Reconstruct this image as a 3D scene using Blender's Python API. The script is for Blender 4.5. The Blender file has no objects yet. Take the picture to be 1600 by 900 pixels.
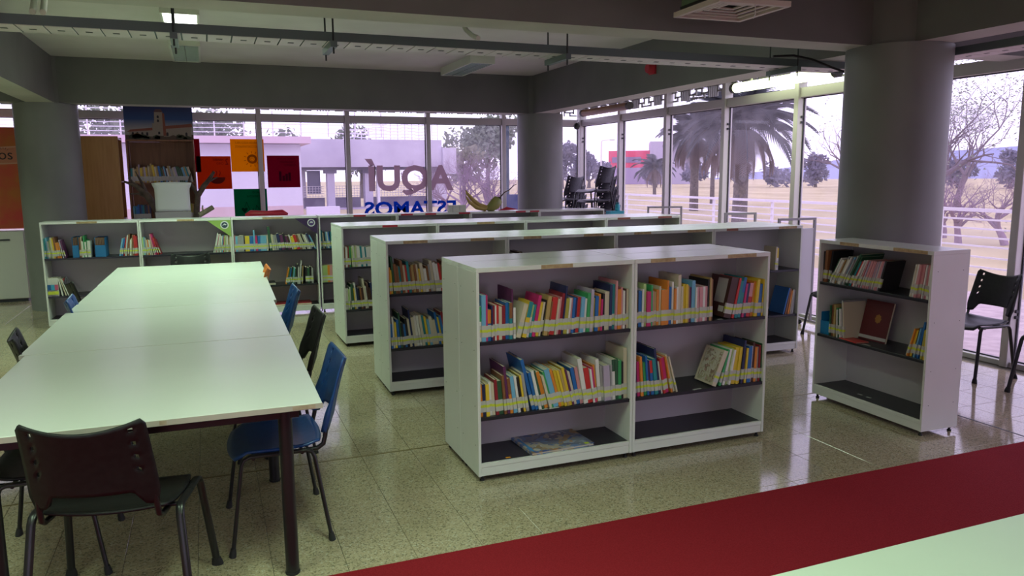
import bpy, math, random
from mathutils import Vector, Matrix

S = bpy.context.scene
COL = S.collection
RNG = random.Random(7)
rad = math.radians

# ------------------------------------------------------------------ camera
cam_d = bpy.data.cameras.new('camera')
cam = bpy.data.objects.new('camera', cam_d)
COL.objects.link(cam)
S.camera = cam
cam_d.sensor_width = 36.0
cam_d.lens = 1204.2 * 36.0 / 1600.0
cam_d.clip_end = 800
YAW, PITCH, ROLL = 0.3746, 0.1480, 0.0075
fwd = Vector((math.sin(YAW) * math.cos(PITCH), math.cos(YAW) * math.cos(PITCH), -math.sin(PITCH)))
rgt = Vector((math.cos(YAW), -math.sin(YAW), 0))
dwn = fwd.cross(rgt)
r2 = rgt * math.cos(ROLL) + dwn * math.sin(ROLL)
d2 = dwn * math.cos(ROLL) - rgt * math.sin(ROLL)
M = Matrix((r2, -d2, -fwd)).transposed().to_4x4()
M.translation = Vector((0, 0, 1.67))
cam.matrix_world = M

# ------------------------------------------------------------------ sky, light, exposure
SKY_STRENGTH = 2.55
LAMP_COLOR = (0.68, 1.0, 0.66)
LAMP_WATTS = 23.0
S.view_settings.view_transform = 'Standard'
S.view_settings.look = 'None'
S.view_settings.exposure = 0.17
S.view_settings.gamma = 1.0
world = bpy.data.worlds.new('overcast_sky')
S.world = world
world.use_nodes = True
wn = world.node_tree.nodes
wl = world.node_tree.links
bgn = wn['Background']
bgn.inputs['Strength'].default_value = SKY_STRENGTH
tcd = wn.new('ShaderNodeTexCoord')
nz = wn.new('ShaderNodeTexNoise')
nz.inputs['Scale'].default_value = 2.2
nz.inputs['Detail'].default_value = 5
rp = wn.new('ShaderNodeValToRGB')
rp.color_ramp.elements[0].position = 0.3
rp.color_ramp.elements[0].color = (0.58, 0.53, 0.76, 1)
rp.color_ramp.elements[1].position = 0.72
rp.color_ramp.elements[1].color = (0.70, 0.64, 0.86, 1)
wl.new(tcd.outputs['Generated'], nz.inputs['Vector'])
wl.new(nz.outputs['Fac'], rp.inputs['Fac'])
wl.new(rp.outputs['Color'], bgn.inputs['Color'])


def portal(loc, rot, sx, sy):
    d = bpy.data.lights.new('window_portal', 'AREA')
    d.shape = 'RECTANGLE'
    d.size, d.size_y = sx, sy
    d.cycles.is_portal = True
    o = bpy.data.objects.new('window_portal', d)
    o.location = loc
    o.rotation_euler = rot
    COL.objects.link(o)


portal((1.5, 12.72, 1.35), (rad(-90), 0, 0), 9.6, 2.75)
portal((6.42, 4.2, 1.35), (0, rad(90), 0), 2.75, 17.0)
portal((-0.3, -6.15, 1.35), (rad(90), 0, 0), 13.2, 2.75)


def lamp_light(x, y, z, sx, sy, watts, color=LAMP_COLOR):
    d = bpy.data.lights.new('fluorescent_light', 'AREA')
    d.shape = 'RECTANGLE'
    d.size, d.size_y = sx, sy
    d.energy = watts
    d.color = color
    d.spread = rad(125)
    o = bpy.data.objects.new('fluorescent_light', d)
    o.location = (x, y, z)
    COL.objects.link(o)
    return o


# ------------------------------------------------------------------ materials
MATS = {}


def mat(name, col, rough=0.5, metal=0.0, spec=0.5, emit=None, estr=0.0, coat=0.0):
    if name in MATS:
        return MATS[name]
    m = bpy.data.materials.new(name)
    m.use_nodes = True
    b = m.node_tree.nodes['Principled BSDF']
    b.inputs['Base Color'].default_value = (*col, 1)
    b.inputs['Roughness'].default_value = rough
    b.inputs['Metallic'].default_value = metal
    b.inputs['Specular IOR Level'].default_value = spec
    if coat:
        b.inputs['Coat Weight'].default_value = coat
    if emit:
        b.inputs['Emission Color'].default_value = (*emit, 1)
        b.inputs['Emission Strength'].default_value = estr
    MATS[name] = m
    return m


def noisy(name, c1, c2, scale, rough=0.5, detail=4, coord='Object', stretch=None, bump=0.0, spec=0.5, lo=0.35, hi=0.65, rvar=0.0):
    """principled material whose colour wanders between two tones"""
    if name in MATS:
        return MATS[name]
    m = mat(name, c1, rough, spec=spec)
    nt = m.node_tree
    n, l = nt.nodes, nt.links
    b = n['Principled BSDF']
    if coord == 'World':
        src = n.new('ShaderNodeNewGeometry').outputs['Position']
    else:
        src = n.new('ShaderNodeTexCoord').outputs[coord]
    if stretch:
        mp = n.new('ShaderNodeMapping')
        mp.inputs['Scale'].default_value = stretch
        l.new(src, mp.inputs['Vector'])
        src = mp.outputs['Vector']
    t = n.new('ShaderNodeTexNoise')
    t.inputs['Scale'].default_value = scale
    t.inputs['Detail'].default_value = detail
    l.new(src, t.inputs['Vector'])
    r = n.new('ShaderNodeValToRGB')
    r.color_ramp.elements[0].position = lo
    r.color_ramp.elements[1].position = hi
    r.color_ramp.elements[0].color = (*c1, 1)
    r.color_ramp.elements[1].color = (*c2, 1)
    l.new(t.outputs['Fac'], r.inputs['Fac'])
    l.new(r.outputs['Color'], b.inputs['Base Color'])
    if bump:
        bp = n.new('ShaderNodeBump')
        bp.inputs['Strength'].default_value = bump
        bp.inputs['Distance'].default_value = 0.01
        l.new(t.outputs['Fac'], bp.inputs['Height'])
        l.new(bp.outputs['Normal'], b.inputs['Normal'])
    if rvar:
        mr = n.new('ShaderNodeMapRange')
        mr.inputs['To Min'].default_value = rough - rvar
        mr.inputs['To Max'].default_value = rough + rvar
        l.new(t.outputs['Fac'], mr.inputs['Value'])
        l.new(mr.outputs['Result'], b.inputs['Roughness'])
    return m


def terrazzo():
    m = mat('terrazzo', (0.4, 0.38, 0.28), 0.16, spec=0.6)
    nt = m.node_tree
    n, l = nt.nodes, nt.links
    b = n['Principled BSDF']
    pos = n.new('ShaderNodeNewGeometry').outputs['Position']
    v = n.new('ShaderNodeTexVoronoi')
    v.inputs['Scale'].default_value = 150
    l.new(pos, v.inputs['Vector'])
    r = n.new('ShaderNodeValToRGB')
    cr = r.color_ramp
    cr.interpolation = 'CONSTANT'
    cr.elements[0].position = 0
    cr.elements[0].color = (0.24, 0.21, 0.14, 1)
    cr.elements[1].position = 0.16
    cr.elements[1].color = (0.385, 0.32, 0.215, 1)
    for p, c in ((0.45, (0.45, 0.375, 0.255, 1)), (0.75, (0.47, 0.40, 0.285, 1)), (0.93, (0.52, 0.48, 0.38, 1))):
        e = cr.elements.new(p)
        e.color = c
    sep = n.new('ShaderNodeSeparateColor')
    l.new(v.outputs['Color'], sep.inputs['Color'])
    l.new(sep.outputs['Red'], r.inputs['Fac'])
    big = n.new('ShaderNodeTexNoise')
    big.inputs['Scale'].default_value = 1.4
    big.inputs['Detail'].default_value = 5
    l.new(pos, big.inputs['Vector'])
    mx = n.new('ShaderNodeMix')
    mx.data_type = 'RGBA'
    mx.blend_type = 'MULTIPLY'
    mx.inputs['Factor'].default_value = 0.55
    rr = n.new('ShaderNodeValToRGB')
    rr.color_ramp.elements[0].position = 0.3
    rr.color_ramp.elements[0].color = (0.72, 0.70, 0.66, 1)
    rr.color_ramp.elements[1].position = 0.7
    rr.color_ramp.elements[1].color = (1, 1, 0.98, 1)
    l.new(big.outputs['Fac'], rr.inputs['Fac'])
    l.new(r.outputs['Color'], mx.inputs['A'])
    l.new(rr.outputs['Color'], mx.inputs['B'])
    l.new(mx.outputs['Result'], b.inputs['Base Color'])
    mr = n.new('ShaderNodeMapRange')
    mr.inputs['To Min'].default_value = 0.05
    mr.inputs['To Max'].default_value = 0.13
    l.new(big.outputs['Fac'], mr.inputs['Value'])
    l.new(mr.outputs['Result'], b.inputs['Roughness'])
    return m


def glass_mat():
    m = bpy.data.materials.new('window_glass')
    m.use_nodes = True
    nt = m.node_tree
    n, l = nt.nodes, nt.links
    n.remove(n['Principled BSDF'])
    out = n['Material Output']
    tr = n.new('ShaderNodeBsdfTransparent')
    tr.inputs['Color'].default_value = (0.975, 0.955, 0.985, 1)
    gl = n.new('ShaderNodeBsdfGlossy')
    gl.inputs['Roughness'].default_value = 0.02
    lw = n.new('ShaderNodeLayerWeight')
    lw.inputs['Blend'].default_value = 0.5
    pw = n.new('ShaderNodeMath')
    pw.operation = 'POWER'
    pw.inputs[1].default_value = 5.0
    l.new(lw.outputs['Facing'], pw.inputs[0])
    fr = n.new('ShaderNodeMapRange')
    fr.inputs['To Min'].default_value = 0.02
    fr.inputs['To Max'].default_value = 0.6
    l.new(pw.outputs[0], fr.inputs['Value'])
    dust = n.new('ShaderNodeBsdfTranslucent')
    dust.inputs['Color'].default_value = (0.9, 0.86, 0.95, 1)
    pos = n.new('ShaderNodeTexCoord')
    ns = n.new('ShaderNodeTexNoise')
    ns.inputs['Scale'].default_value = 2.5
    ns.inputs['Detail'].default_value = 6
    l.new(pos.outputs['Object'], ns.inputs['Vector'])
    mr = n.new('ShaderNodeMapRange')
    mr.inputs['From Min'].default_value = 0.4
    mr.inputs['From Max'].default_value = 0.8
    mr.inputs['To Min'].default_value = 0.03
    mr.inputs['To Max'].default_value = 0.10
    l.new(ns.outputs['Fac'], mr.inputs['Value'])
    m1 = n.new('ShaderNodeMixShader')
    l.new(mr.outputs['Result'], m1.inputs['Fac'])
    l.new(tr.outputs[0], m1.inputs[1])
    l.new(dust.outputs[0], m1.inputs[2])
    m2 = n.new('ShaderNodeMixShader')
    l.new(fr.outputs[0], m2.inputs['Fac'])
    l.new(m1.outputs[0], m2.inputs[1])
    l.new(gl.outputs[0], m2.inputs[2])
    l.new(m2.outputs[0], out.inputs['Surface'])
    return m


def film_mat(name, col, k=0.6):
    """thin printed film on a window: lets daylight glow through"""
    if name in MATS:
        return MATS[name]
    m = bpy.data.materials.new(name)
    m.use_nodes = True
    nt = m.node_tree
    n, l = nt.nodes, nt.links
    n.remove(n['Principled BSDF'])
    d = n.new('ShaderNodeBsdfDiffuse')
    t = n.new('ShaderNodeBsdfTranslucent')
    d.inputs['Color'].default_value = (*col, 1)
    t.inputs['Color'].default_value = (*col, 1)
    mx = n.new('ShaderNodeMixShader')
    mx.inputs['Fac'].default_value = k
    l.new(d.outputs[0], mx.inputs[1])
    l.new(t.outputs[0], mx.inputs[2])
    l.new(mx.outputs[0], n['Material Output'].inputs['Surface'])
    MATS[name] = m
    return m


def leaf_mat(name, col):
    m = film_mat(name, col, 0.35)
    return m


WHITE = noisy('white_laminate', (0.68, 0.70, 0.66), (0.72, 0.73, 0.70), 3.0, 0.34, spec=0.5)
TOPWHITE = noisy('white_laminate_top', (0.71, 0.74, 0.70), (0.75, 0.77, 0.74), 2.0, 0.25, spec=0.5, lo=0.2, hi=0.8)
BACKP = mat('bookcase_back_board', (0.52, 0.50, 0.52), 0.55)
SHELFBK = mat('black_laminate', (0.018, 0.018, 0.026), 0.38)
EDGEWOOD = noisy('raw_edge', (0.40, 0.32, 0.22), (0.55, 0.47, 0.36), 20, 0.6)
TAPE = noisy('worn_paper_tape', (0.36, 0.24, 0.12), (0.52, 0.40, 0.22), 30, 0.7)
TAPEW = mat('white_paper_tape', (0.7, 0.7, 0.72), 0.6)
TAPER = mat('red_paper_label', (0.45, 0.03, 0.05), 0.5)
TAPEB = mat('rust_paper_label', (0.28, 0.09, 0.06), 0.6)
BLACKM = mat('black_painted_steel', (0.012, 0.012, 0.014), 0.32)
RUBBER = mat('black_rubber', (0.015, 0.015, 0.015), 0.7)
CONC = noisy('painted_grey_concrete', (0.145, 0.145, 0.14), (0.165, 0.165, 0.16), 2.2, 0.75, bump=0.05)
COLM = noisy('column_grey_paint', (0.175, 0.18, 0.175), (0.205, 0.21, 0.205), 1.6, 0.45, bump=0.04)
CEIL = noisy('ceiling_plaster', (0.58, 0.55, 0.51), (0.64, 0.61, 0.57), 1.5, 0.8)
UNDER = noisy('beam_underside_pale', (0.45, 0.44, 0.39), (0.52, 0.50, 0.45), 2.0, 0.7)  # beam undersides, a paler tone than the beam sides
WALLP = mat('wall_paint', (0.55, 0.55, 0.50), 0.7)
ALU = mat('pale_aluminium', (0.60, 0.58, 0.56), 0.42, 0.25)
GASKET = mat('dark_gasket', (0.03, 0.03, 0.04), 0.5)
GALV = mat('galvanised_steel', (0.15, 0.19, 0.19), 0.45, 0.3)
GALVL = noisy('galvanised_tray_bottom', (0.55, 0.50, 0.50), (0.66, 0.58, 0.60), 2.5, 0.5, coord='World')
DARKM = mat('dark_steel', (0.04, 0.045, 0.045), 0.5, 0.3)
CARPET = noisy('red_carpet', (0.22, 0.011, 0.018), (0.27, 0.016, 0.025), 160, 0.95, spec=0.1, bump=0.3)
WOODL = noisy('honey_wood_veneer', (0.42, 0.21, 0.055), (0.50, 0.27, 0.08), 3, 0.45, stretch=(9, 9, 0.6))
WOODD = noisy('brown_wood_veneer', (0.20, 0.085, 0.035), (0.27, 0.12, 0.05), 3, 0.5, stretch=(9, 9, 0.6))
BARK = noisy('bark', (0.06, 0.045, 0.035), (0.13, 0.10, 0.075), 14, 0.9, bump=0.4)
GLASS = glass_mat()
TERR = terrazzo()
GROUT = mat('grout', (0.12, 0.11, 0.085), 0.8)
BRASS = mat('brass_strip', (0.22, 0.17, 0.07), 0.45, 0.5)
LAMPON = mat('lit_diffuser', (0.9, 0.95, 0.85), 0.4, emit=(0.95, 1.0, 0.90), estr=4.0)
TUBEON = mat('lit_tube', (0.9, 1, 0.8), 0.4, emit=(0.86, 1.0, 0.58), estr=3.5)
LOUV = mat('louvre_aluminium', (0.62, 0.72, 0.70), 0.25, 0.6)
HOUS = mat('lamp_housing', (0.62, 0.64, 0.56), 0.45)
VENTW = mat('vent_enamel', (0.58, 0.50, 0.46), 0.5)
VENTD = mat('vent_dark', (0.02, 0.02, 0.02), 0.8)
DUCT = mat('green_duct', (0.10, 0.16, 0.09), 0.6)
REDP = mat('red_plastic', (0.45, 0.02, 0.04), 0.4)
CAPW = mat('white_plastic', (0.72, 0.74, 0.74), 0.45)

PLASTIC = {
    'black': noisy('black_plastic', (0.010, 0.010, 0.011), (0.015, 0.015, 0.016), 40, 0.45, spec=0.3),
    'blue': noisy('blue_plastic', (0.010, 0.055, 0.21), (0.014, 0.07, 0.25), 40, 0.34),
    'orange': noisy('orange_plastic', (0.55, 0.15, 0.03), (0.62, 0.18, 0.04), 40, 0.4),
    'maroon': noisy('maroon_plastic', (0.10, 0.012, 0.02), (0.13, 0.016, 0.025), 40, 0.4),
    'violet': noisy('charcoal_plastic', (0.035, 0.032, 0.045), (0.05, 0.045, 0.06), 40, 0.4),
}


# ------------------------------------------------------------------ mesh helper
class MB:
    def __init__(self):
        self.v, self.f, self.m, self.sm = [], [], [], []

    def add(self, vs, fs, mi=0, smooth=False):
        o = len(self.v)
        self.v += [tuple(p) for p in vs]
        for f in fs:
            self.f.append(tuple(i + o for i in f))
            self.m.append(mi)
            self.sm.append(smooth)
        return self

    def box(self, x0, y0, z0, x1, y1, z1, mi=0, rot=None, piv=None):
        vs = [Vector(p) for p in ((x0, y0, z0), (x1, y0, z0), (x1, y1, z0), (x0, y1, z0), (x0, y0, z1), (x1, y0, z1), (x1, y1, z1), (x0, y1, z1))]
        if rot is not None:
            pv = Vector(piv) if piv else Vector(((x0 + x1) / 2, (y0 + y1) / 2, (z0 + z1) / 2))
            vs = [rot @ (p - pv) + pv for p in vs]
        return self.add(vs, [(0, 3, 2, 1), (4, 5, 6, 7), (0, 1, 5, 4), (1, 2, 6, 5), (2, 3, 7, 6), (3, 0, 4, 7)], mi)

    def quad(self, a, b, c, d, mi=0):
        return self.add([a, b, c, d], [(0, 1, 2, 3)], mi)

    def tube(self, pts, r, seg=8, mi=0, cap=True, smooth=True, wx=1.0):
        pts = [Vector(p) for p in pts]
        n = len(pts)
        rs = r if isinstance(r, (list, tuple)) else [r] * n
        vs, fs = [], []
        prev = None
        for i, p in enumerate(pts):
            d = (pts[min(i + 1, n - 1)] - pts[max(i - 1, 0)])
            d = d.normalized() if d.length > 1e-9 else Vector((0, 0, 1))
            if prev is None:
                a = d.orthogonal().normalized()
            else:
                a = (prev - d * prev.dot(d))
                a = a.normalized() if a.length > 1e-6 else d.orthogonal().normalized()
            prev = a
            b = d.cross(a)
            for k in range(seg):
                t = 2 * math.pi * k / seg
                off = (a * math.cos(t) + b * math.sin(t)) * rs[i]
                off.x *= wx
                vs.append(p + off)
        for i in range(n - 1):
            for k in range(seg):
                k2 = (k + 1) % seg
                fs.append((i * seg + k, i * seg + k2, (i + 1) * seg + k2, (i + 1) * seg + k))
        self.add(vs, fs, mi, smooth)
        if cap:
            self.add(vs[:seg], [tuple(range(seg - 1, -1, -1))], mi)
            self.add(vs[-seg:], [tuple(range(seg))], mi)
        return self

    def lathe(self, prof, seg=24, mi=0, c=(0, 0, 0), smooth=True):
        vs, fs = [], []
        for r, z in prof:
            for k in range(seg):
                t = 2 * math.pi * k / seg
                vs.append((c[0] + r * math.cos(t), c[1] + r * math.sin(t), c[2] + z))
        for i in range(len(prof) - 1):
            for k in range(seg):
                k2 = (k + 1) % seg
                fs.append((i * seg + k, i * seg + k2, (i + 1) * seg + k2, (i + 1) * seg + k))
        self.add(vs, fs, mi, smooth)
        self.add(vs[:seg], [tuple(range(seg - 1, -1, -1))], mi)
        self.add(vs[-seg:], [tuple(range(seg))], mi)
        return self

    def prism(self, poly, y0, y1, mi=0):
        """polygon in x,z pulled from y0 to y1"""
        n = len(poly)
        vs = [(p[0], y0, p[1]) for p in poly] + [(p[0], y1, p[1]) for p in poly]
        fs = [tuple(range(n)), tuple(range(2 * n - 1, n - 1, -1))]
        fs += [(i, i + n, (i + 1) % n + n, (i + 1) % n) for i in range(n)]
        return self.add(vs, fs, mi)

    def mesh(self, name, mats):
        me = bpy.data.meshes.new(name)
        me.from_pydata(self.v, [], self.f)
        for m in (mats if isinstance(mats, (list, tuple)) else [mats]):
            me.materials.append(m)
        me.polygons.foreach_set('material_index', self.m)
        me.polygons.foreach_set('use_smooth', self.sm)
        me.update()
        return me

    def build(self, name, mats, parent=None, bevel=0.0, loc=None):
        return link(name, self.mesh(name, mats), parent, bevel, loc)


def link(name, me, parent=None, bevel=0.0, loc=None, rotz=0.0):
    o = bpy.data.objects.new(name, me)
    COL.objects.link(o)
    if parent is not None:
        o.parent = parent
    if loc is not None:
        o.location = loc
    if rotz:
        o.rotation_euler = (0, 0, rotz)
    if bevel:
        b = o.modifiers.new('edge', 'BEVEL')
        b.width = bevel
        b.segments = 1
        b.limit_method = 'ANGLE'
    return o


def tag(o, label, cat, group=None, kind=None):
    o['label'] = label
    o['category'] = cat
    if group:
        o['group'] = group
    if kind:
        o['kind'] = kind
    return o


def thing(name, label, cat, loc=(0, 0, 0), rotz=0.0, group=None, kind=None):
    o = bpy.data.objects.new(name, None)
    o.empty_display_size = 0.1
    COL.objects.link(o)
    o.location = loc
    o.rotation_euler = (0, 0, rotz)
    return tag(o, label, cat, group, kind)


def dup(root, loc=None, rotz=None, label=None, group=None):
    def cp(o, par):
        c = o.copy()
        COL.objects.link(c)
        if par is not None:
            c.parent = par
        for ch in KIDS.get(o, []) or list(o.children):
            cp(ch, c)
        return c
    r = cp(root, None)
    if loc is not None:
        r.location = loc
    if rotz is not None:
        r.rotation_euler = (0, 0, rotz)
    if label:
        r['label'] = label
    if group:
        r['group'] = group
    return r


KIDS = {}


def text_mesh(name, s, w, h, m, depth=0.002, bold=0.0):
    """lettering as a mesh in the x,z plane facing -y, scaled to w by h, lower left corner at the origin"""
    cu = bpy.data.curves.new(name, 'FONT')
    cu.body = s
    cu.size = 1.0
    cu.extrude = 0.01
    cu.offset = bold
    cu.resolution_u = 3
    o = bpy.data.objects.new(name, cu)
    COL.objects.link(o)
    dg = bpy.context.evaluated_depsgraph_get()
    me = bpy.data.meshes.new_from_object(o.evaluated_get(dg))
    bpy.data.objects.remove(o)
    bpy.data.curves.remove(cu)
    xs = [v.co.x for v in me.vertices]
    ys = [v.co.y for v in me.vertices]
    x0, x1, y0, y1 = min(xs), max(xs), min(ys), max(ys)
    for v in me.vertices:
        x = (v.co.x - x0) / (x1 - x0) * w
        z = (v.co.y - y0) / (y1 - y0) * h
        y = -v.co.z / 0.01 * depth / 2
        v.co = (x, y, z)
    me.materials.clear()
    me.materials.append(m)
    me.name = name
    return me


# ================================================================== SETTING
X0, X1, Y0, Y1 = -7.0, 6.3, -6.0, 12.6
ZC = 3.12
# floor: bed and tiles
floor = tag(MB().box(X0, Y0, -0.14, X1, Y1, -0.006).build('floor', GROUT), 'speckled beige terrazzo floor of square tiles under the library', 'floor', kind='structure')
T = 0.30
tile_bm = MB()
e = T / 2 - 0.0009
c = e - 0.0012
tile_bm.add([(-e, -e, -0.006), (e, -e, -0.006), (e, e, -0.006), (-e, e, -0.006), (-e, -e, -0.0008), (e, -e, -0.0008), (e, e, -0.0008), (-e, e, -0.0008), (-c, -c, 0), (c, -c, 0), (c, c, 0), (-c, c, 0)],
            [(0, 1, 5, 4), (1, 2, 6, 5), (2, 3, 7, 6), (3, 0, 4, 7), (4, 5, 9, 8), (5, 6, 10, 9), (6, 7, 11, 10), (7, 4, 8, 11), (8, 9, 10, 11)])
tile_me = tile_bm.mesh('tile', TERR)
tiles = []
ox, oy = 4.97 - 45 * T, 4.36 - 40 * T
i0 = int(math.floor((X0 - ox) / T)) + 1
for i in range(i0, i0 + int((X1 - X0) / T) + 2):
    for j in range(-8, 70):
        cx, cy = ox + (i + 0.5) * T, oy + (j + 0.5) * T
        if cx - T / 2 < X0 or cx + T / 2 > X1 + 0.01 or cy - T / 2 < Y0 or cy + T / 2 > Y1 + 0.01:
            continue
        tiles.append((cx, cy))


def in_view(x, y, z=0.0):
    p = M.inverted() @ Vector((x, y, z))
    return p.z < 0 and abs(p.x / -p.z) < 0.70 and abs(p.y / -p.z) < 0.40


vis = [t for t in tiles if in_view(*t) and t[1] > 3.05 and not (1.3 < t[0] < 3.1 and 3.9 < t[1] < 4.3) and not (1.3 < t[0] < 5.0 and 5.75 < t[1] < 6.15) and not (t[0] < 0.2 and t[1] > 4.2 and t[0] > -0.8)]
vis.sort(key=lambda t: t[0] ** 2 + t[1] ** 2)
near = set(vis[:298])
rest = MB()
for t in tiles:
    if t in near:
        link('tile', tile_me, floor, loc=(t[0], t[1], 0))
    else:
        rest.add([(v[0] + t[0], v[1] + t[1], v[2]) for v in tile_bm.v], tile_bm.f)
o = rest.build('tile_field', TERR, floor)
o['kind'] = 'stuff'
# joints on the column lines
tag(MB().box(X0, 4.435, -0.004, 4.70, 4.449, 0.0015).build('trim_1', BRASS), 'brass joint strip running across the floor below the column line', 'trim', kind='structure')
tag(MB().box(4.712, Y0, -0.004, 4.724, 4.45, 0.0015).build('trim_2', GASKET), 'dark joint strip in the floor behind the freestanding bookcase', 'trim', kind='structure')

# ceiling, roof, closed walls behind and beside the camera
tag(MB().box(X0, Y0, ZC, X1 + 0.2, Y1 + 0.2, ZC + 0.3).build('ceiling', CEIL), 'plain off white plaster ceiling between grey beams', 'ceiling', kind='structure')
tag(MB().box(X0 - 0.2, Y0, -0.14, X0, Y1 + 0.2, ZC).build('wall_left', WALLP), 'plain pale wall closing the hall beyond the tables', 'wall', kind='structure')
tag(MB().box(X0 - 0.2, Y0 - 0.14, 2.885, X1 + 0.2, Y0 + 0.06, ZC).build('wall_front', CONC), 'grey lintel above the added windows behind the photographer', 'wall', kind='structure')
tag(MB().box(X1 - 1.325 * 5 + 0.04, Y0 - 0.14, -0.14, X1 + 0.2, Y0 + 0.06, 2.884).build('wall_rear', WALLP), 'plain pale wall behind the photographer', 'wall', kind='structure')  # closed half keeps some of the added rear daylight off the thick column
wb = MB().box(X0, Y1, -0.14, -3.27, Y1 + 0.2, ZC)
wb.box(-3.27, Y1 - 0.06, 2.885, X1 + 0.06, Y1 + 0.14, ZC)
tag(wb.build('wall_back', CONC), 'grey wall and lintel above the back windows', 'wall', kind='structure')
wr = MB().box(X1 - 0.06, Y0, 2.885, X1 + 0.14, Y1 - 0.07, ZC)
wr.box(X1 - 0.06, Y0, -0.14, X1 + 0.14, -3.66, 2.885)
tag(wr.build('wall_right', CONC), 'grey lintel above the long row of side windows', 'wall', kind='structure')


def beam(name, b, label):
    m = MB().box(*b)
    x0, y0, z0, x1, y1, z1 = b
    m.m[0] = 1
    return tag(m.build(name, [CONC, UNDER]), label, 'beam', kind='structure')


beam('beam', (X0, 4.40, 2.56, 6.24, 4.68, ZC), 'grey concrete beam crossing above the nearest bookcases, behind the air vent')
beam('beam', (X0, 11.05, 2.565, 4.70, 11.35, ZC), 'grey concrete beam above the posters on the back windows')
beam('beam', (4.69, 4.69, 2.56, 4.99, 11.35, ZC), 'grey concrete beam carrying the red alarm box')
beam('beam', (4.69, Y0, 2.56, 4.99, 4.39, ZC), 'grey concrete beam running from the thick column past the camera')
beam('beam', (-1.95, 4.69, 2.56, -1.65, 11.04, ZC), 'grey concrete beam ending on the column beside the orange poster')


def column(x, y, r, label):
    c_ = thing('column', label, 'column', (x, y, 0), kind='structure')
    m = MB().lathe([(r, 0.0), (r, 2.56)], 64)
    m.build('column_shaft', COLM, c_)
    m2 = MB().lathe([(r - 0.04, 2.55), (r - 0.04, ZC)], 48)
    m2.build('column_head', CONC, c_)


column(-1.80, 11.30, 0.355, 'round grey column beside the orange poster and low bookcases')
column(4.90, 11.22, 0.355, 'round grey column next to the stacked chairs')
column(4.85, 4.45, 0.365, 'thick round grey column behind the freestanding bookcase')

# ------------------------------------------------------------------ glazing
bx = [-3.23, -1.885, -0.54, 0.81, 2.15, 3.475, 4.81, 6.28]
by = [12.56, 11.15, 9.79, 8.43, 7.10, 5.77, 4.44, 3.10, 1.76, 0.42, -0.92, -2.26, -3.60]
frieze_cache = {}


def frieze(w):
    """pierced metal band above the transom, in x from 0 to w"""
    key = round(w, 3)
    if key in frieze_cache:
        return frieze_cache[key]
    m = MB()
    u = w / 2
    for h in range(2):
        b = h * u
        for k in range(5):
            x = b + u * (0.36 + 0.07 * k)
            m.box(x - 0.008, -0.012, 2.655, x + 0.008, 0.012, 2.80)
        for x0_, x1_, zc in ((0.02, 0.20, 2.668), (0.80, 0.985, 2.668), (0.10, 0.34, 2.722), (0.66, 0.90, 2.722), (0.0, 0.16, 2.79), (0.84, 1.0, 2.79), (0.30, 0.70, 2.80)):
            m.box(b + u * x0_, -0.012, zc - 0.010, b + u * x1_, 0.012, zc + 0.010)
        for xx, z0_, z1_ in ((0.10, 2.70, 2.79), (0.90, 2.70, 2.79), (0.20, 2.655, 2.722), (0.80, 2.655, 2.722), (0.34, 2.722, 2.80), (0.66, 2.722, 2.80)):
            m.box(b + u * xx - 0.009, -0.012, z0_, b + u * xx + 0.009, 0.012, z1_)
        m.box(b, -0.012, 2.835, b + u, 0.012, 2.885)
        for xx in (0.0, 0.25, 0.5, 0.75, 1.0):
            x = b + u * xx
            m.box(max(b, x - 0.012), -0.012, 2.79, min(b + u, x + 0.012), 0.012, 2.84)
    frieze_cache[key] = m.mesh('pierced_frieze', [mat('frieze_metal', (0.30, 0.30, 0.29), 0.5)])
    return frieze_cache[key]


def window_bay(n, loc, rotz, w, label, hinges=False):
    r = thing('window_%d' % n, label, 'window', loc, rotz, kind='structure')
    # local x runs along the wall, -y is the room side
    MB().box(-0.035, -0.075, 0, 0.035, 0.05, 2.885).build('mullion', ALU, r, 0.004)
    MB().box(0.036, -0.045, 2.485, w - 0.036, 0.05, 2.595).build('transom', ALU, r, 0.004)
    MB().box(0.036, -0.045, 0, w - 0.036, 0.05, 0.045).build('sill_rail', ALU, r, 0.003)
    g = MB()
    g.box(0.036, 0.004, 0.045, 0.046, 0.022, 2.485).box(w - 0.046, 0.004, 0.045, w - 0.036, 0.022, 2.485)
    g.box(0.046, 0.004, 2.475, w - 0.046, 0.022, 2.485).box(0.046, 0.004, 0.045, w - 0.046, 0.022, 0.055)
    if hinges:
        for z in (0.42, 0.47, 2.2, 2.26):
            g.box(0.036, -0.03, z, 0.05, -0.005, z + 0.025)
            g.box(w - 0.05, -0.03, z, w - 0.036, -0.005, z + 0.025)
    g.build('gasket', GASKET, r)
    MB().box(0.046, 0.009, 0.055, w - 0.046, 0.015, 2.475).build('pane', GLASS, r)
    fo = link('frieze', frieze(w - 0.072), r, loc=(0.036, 0.03, 0))


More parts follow.
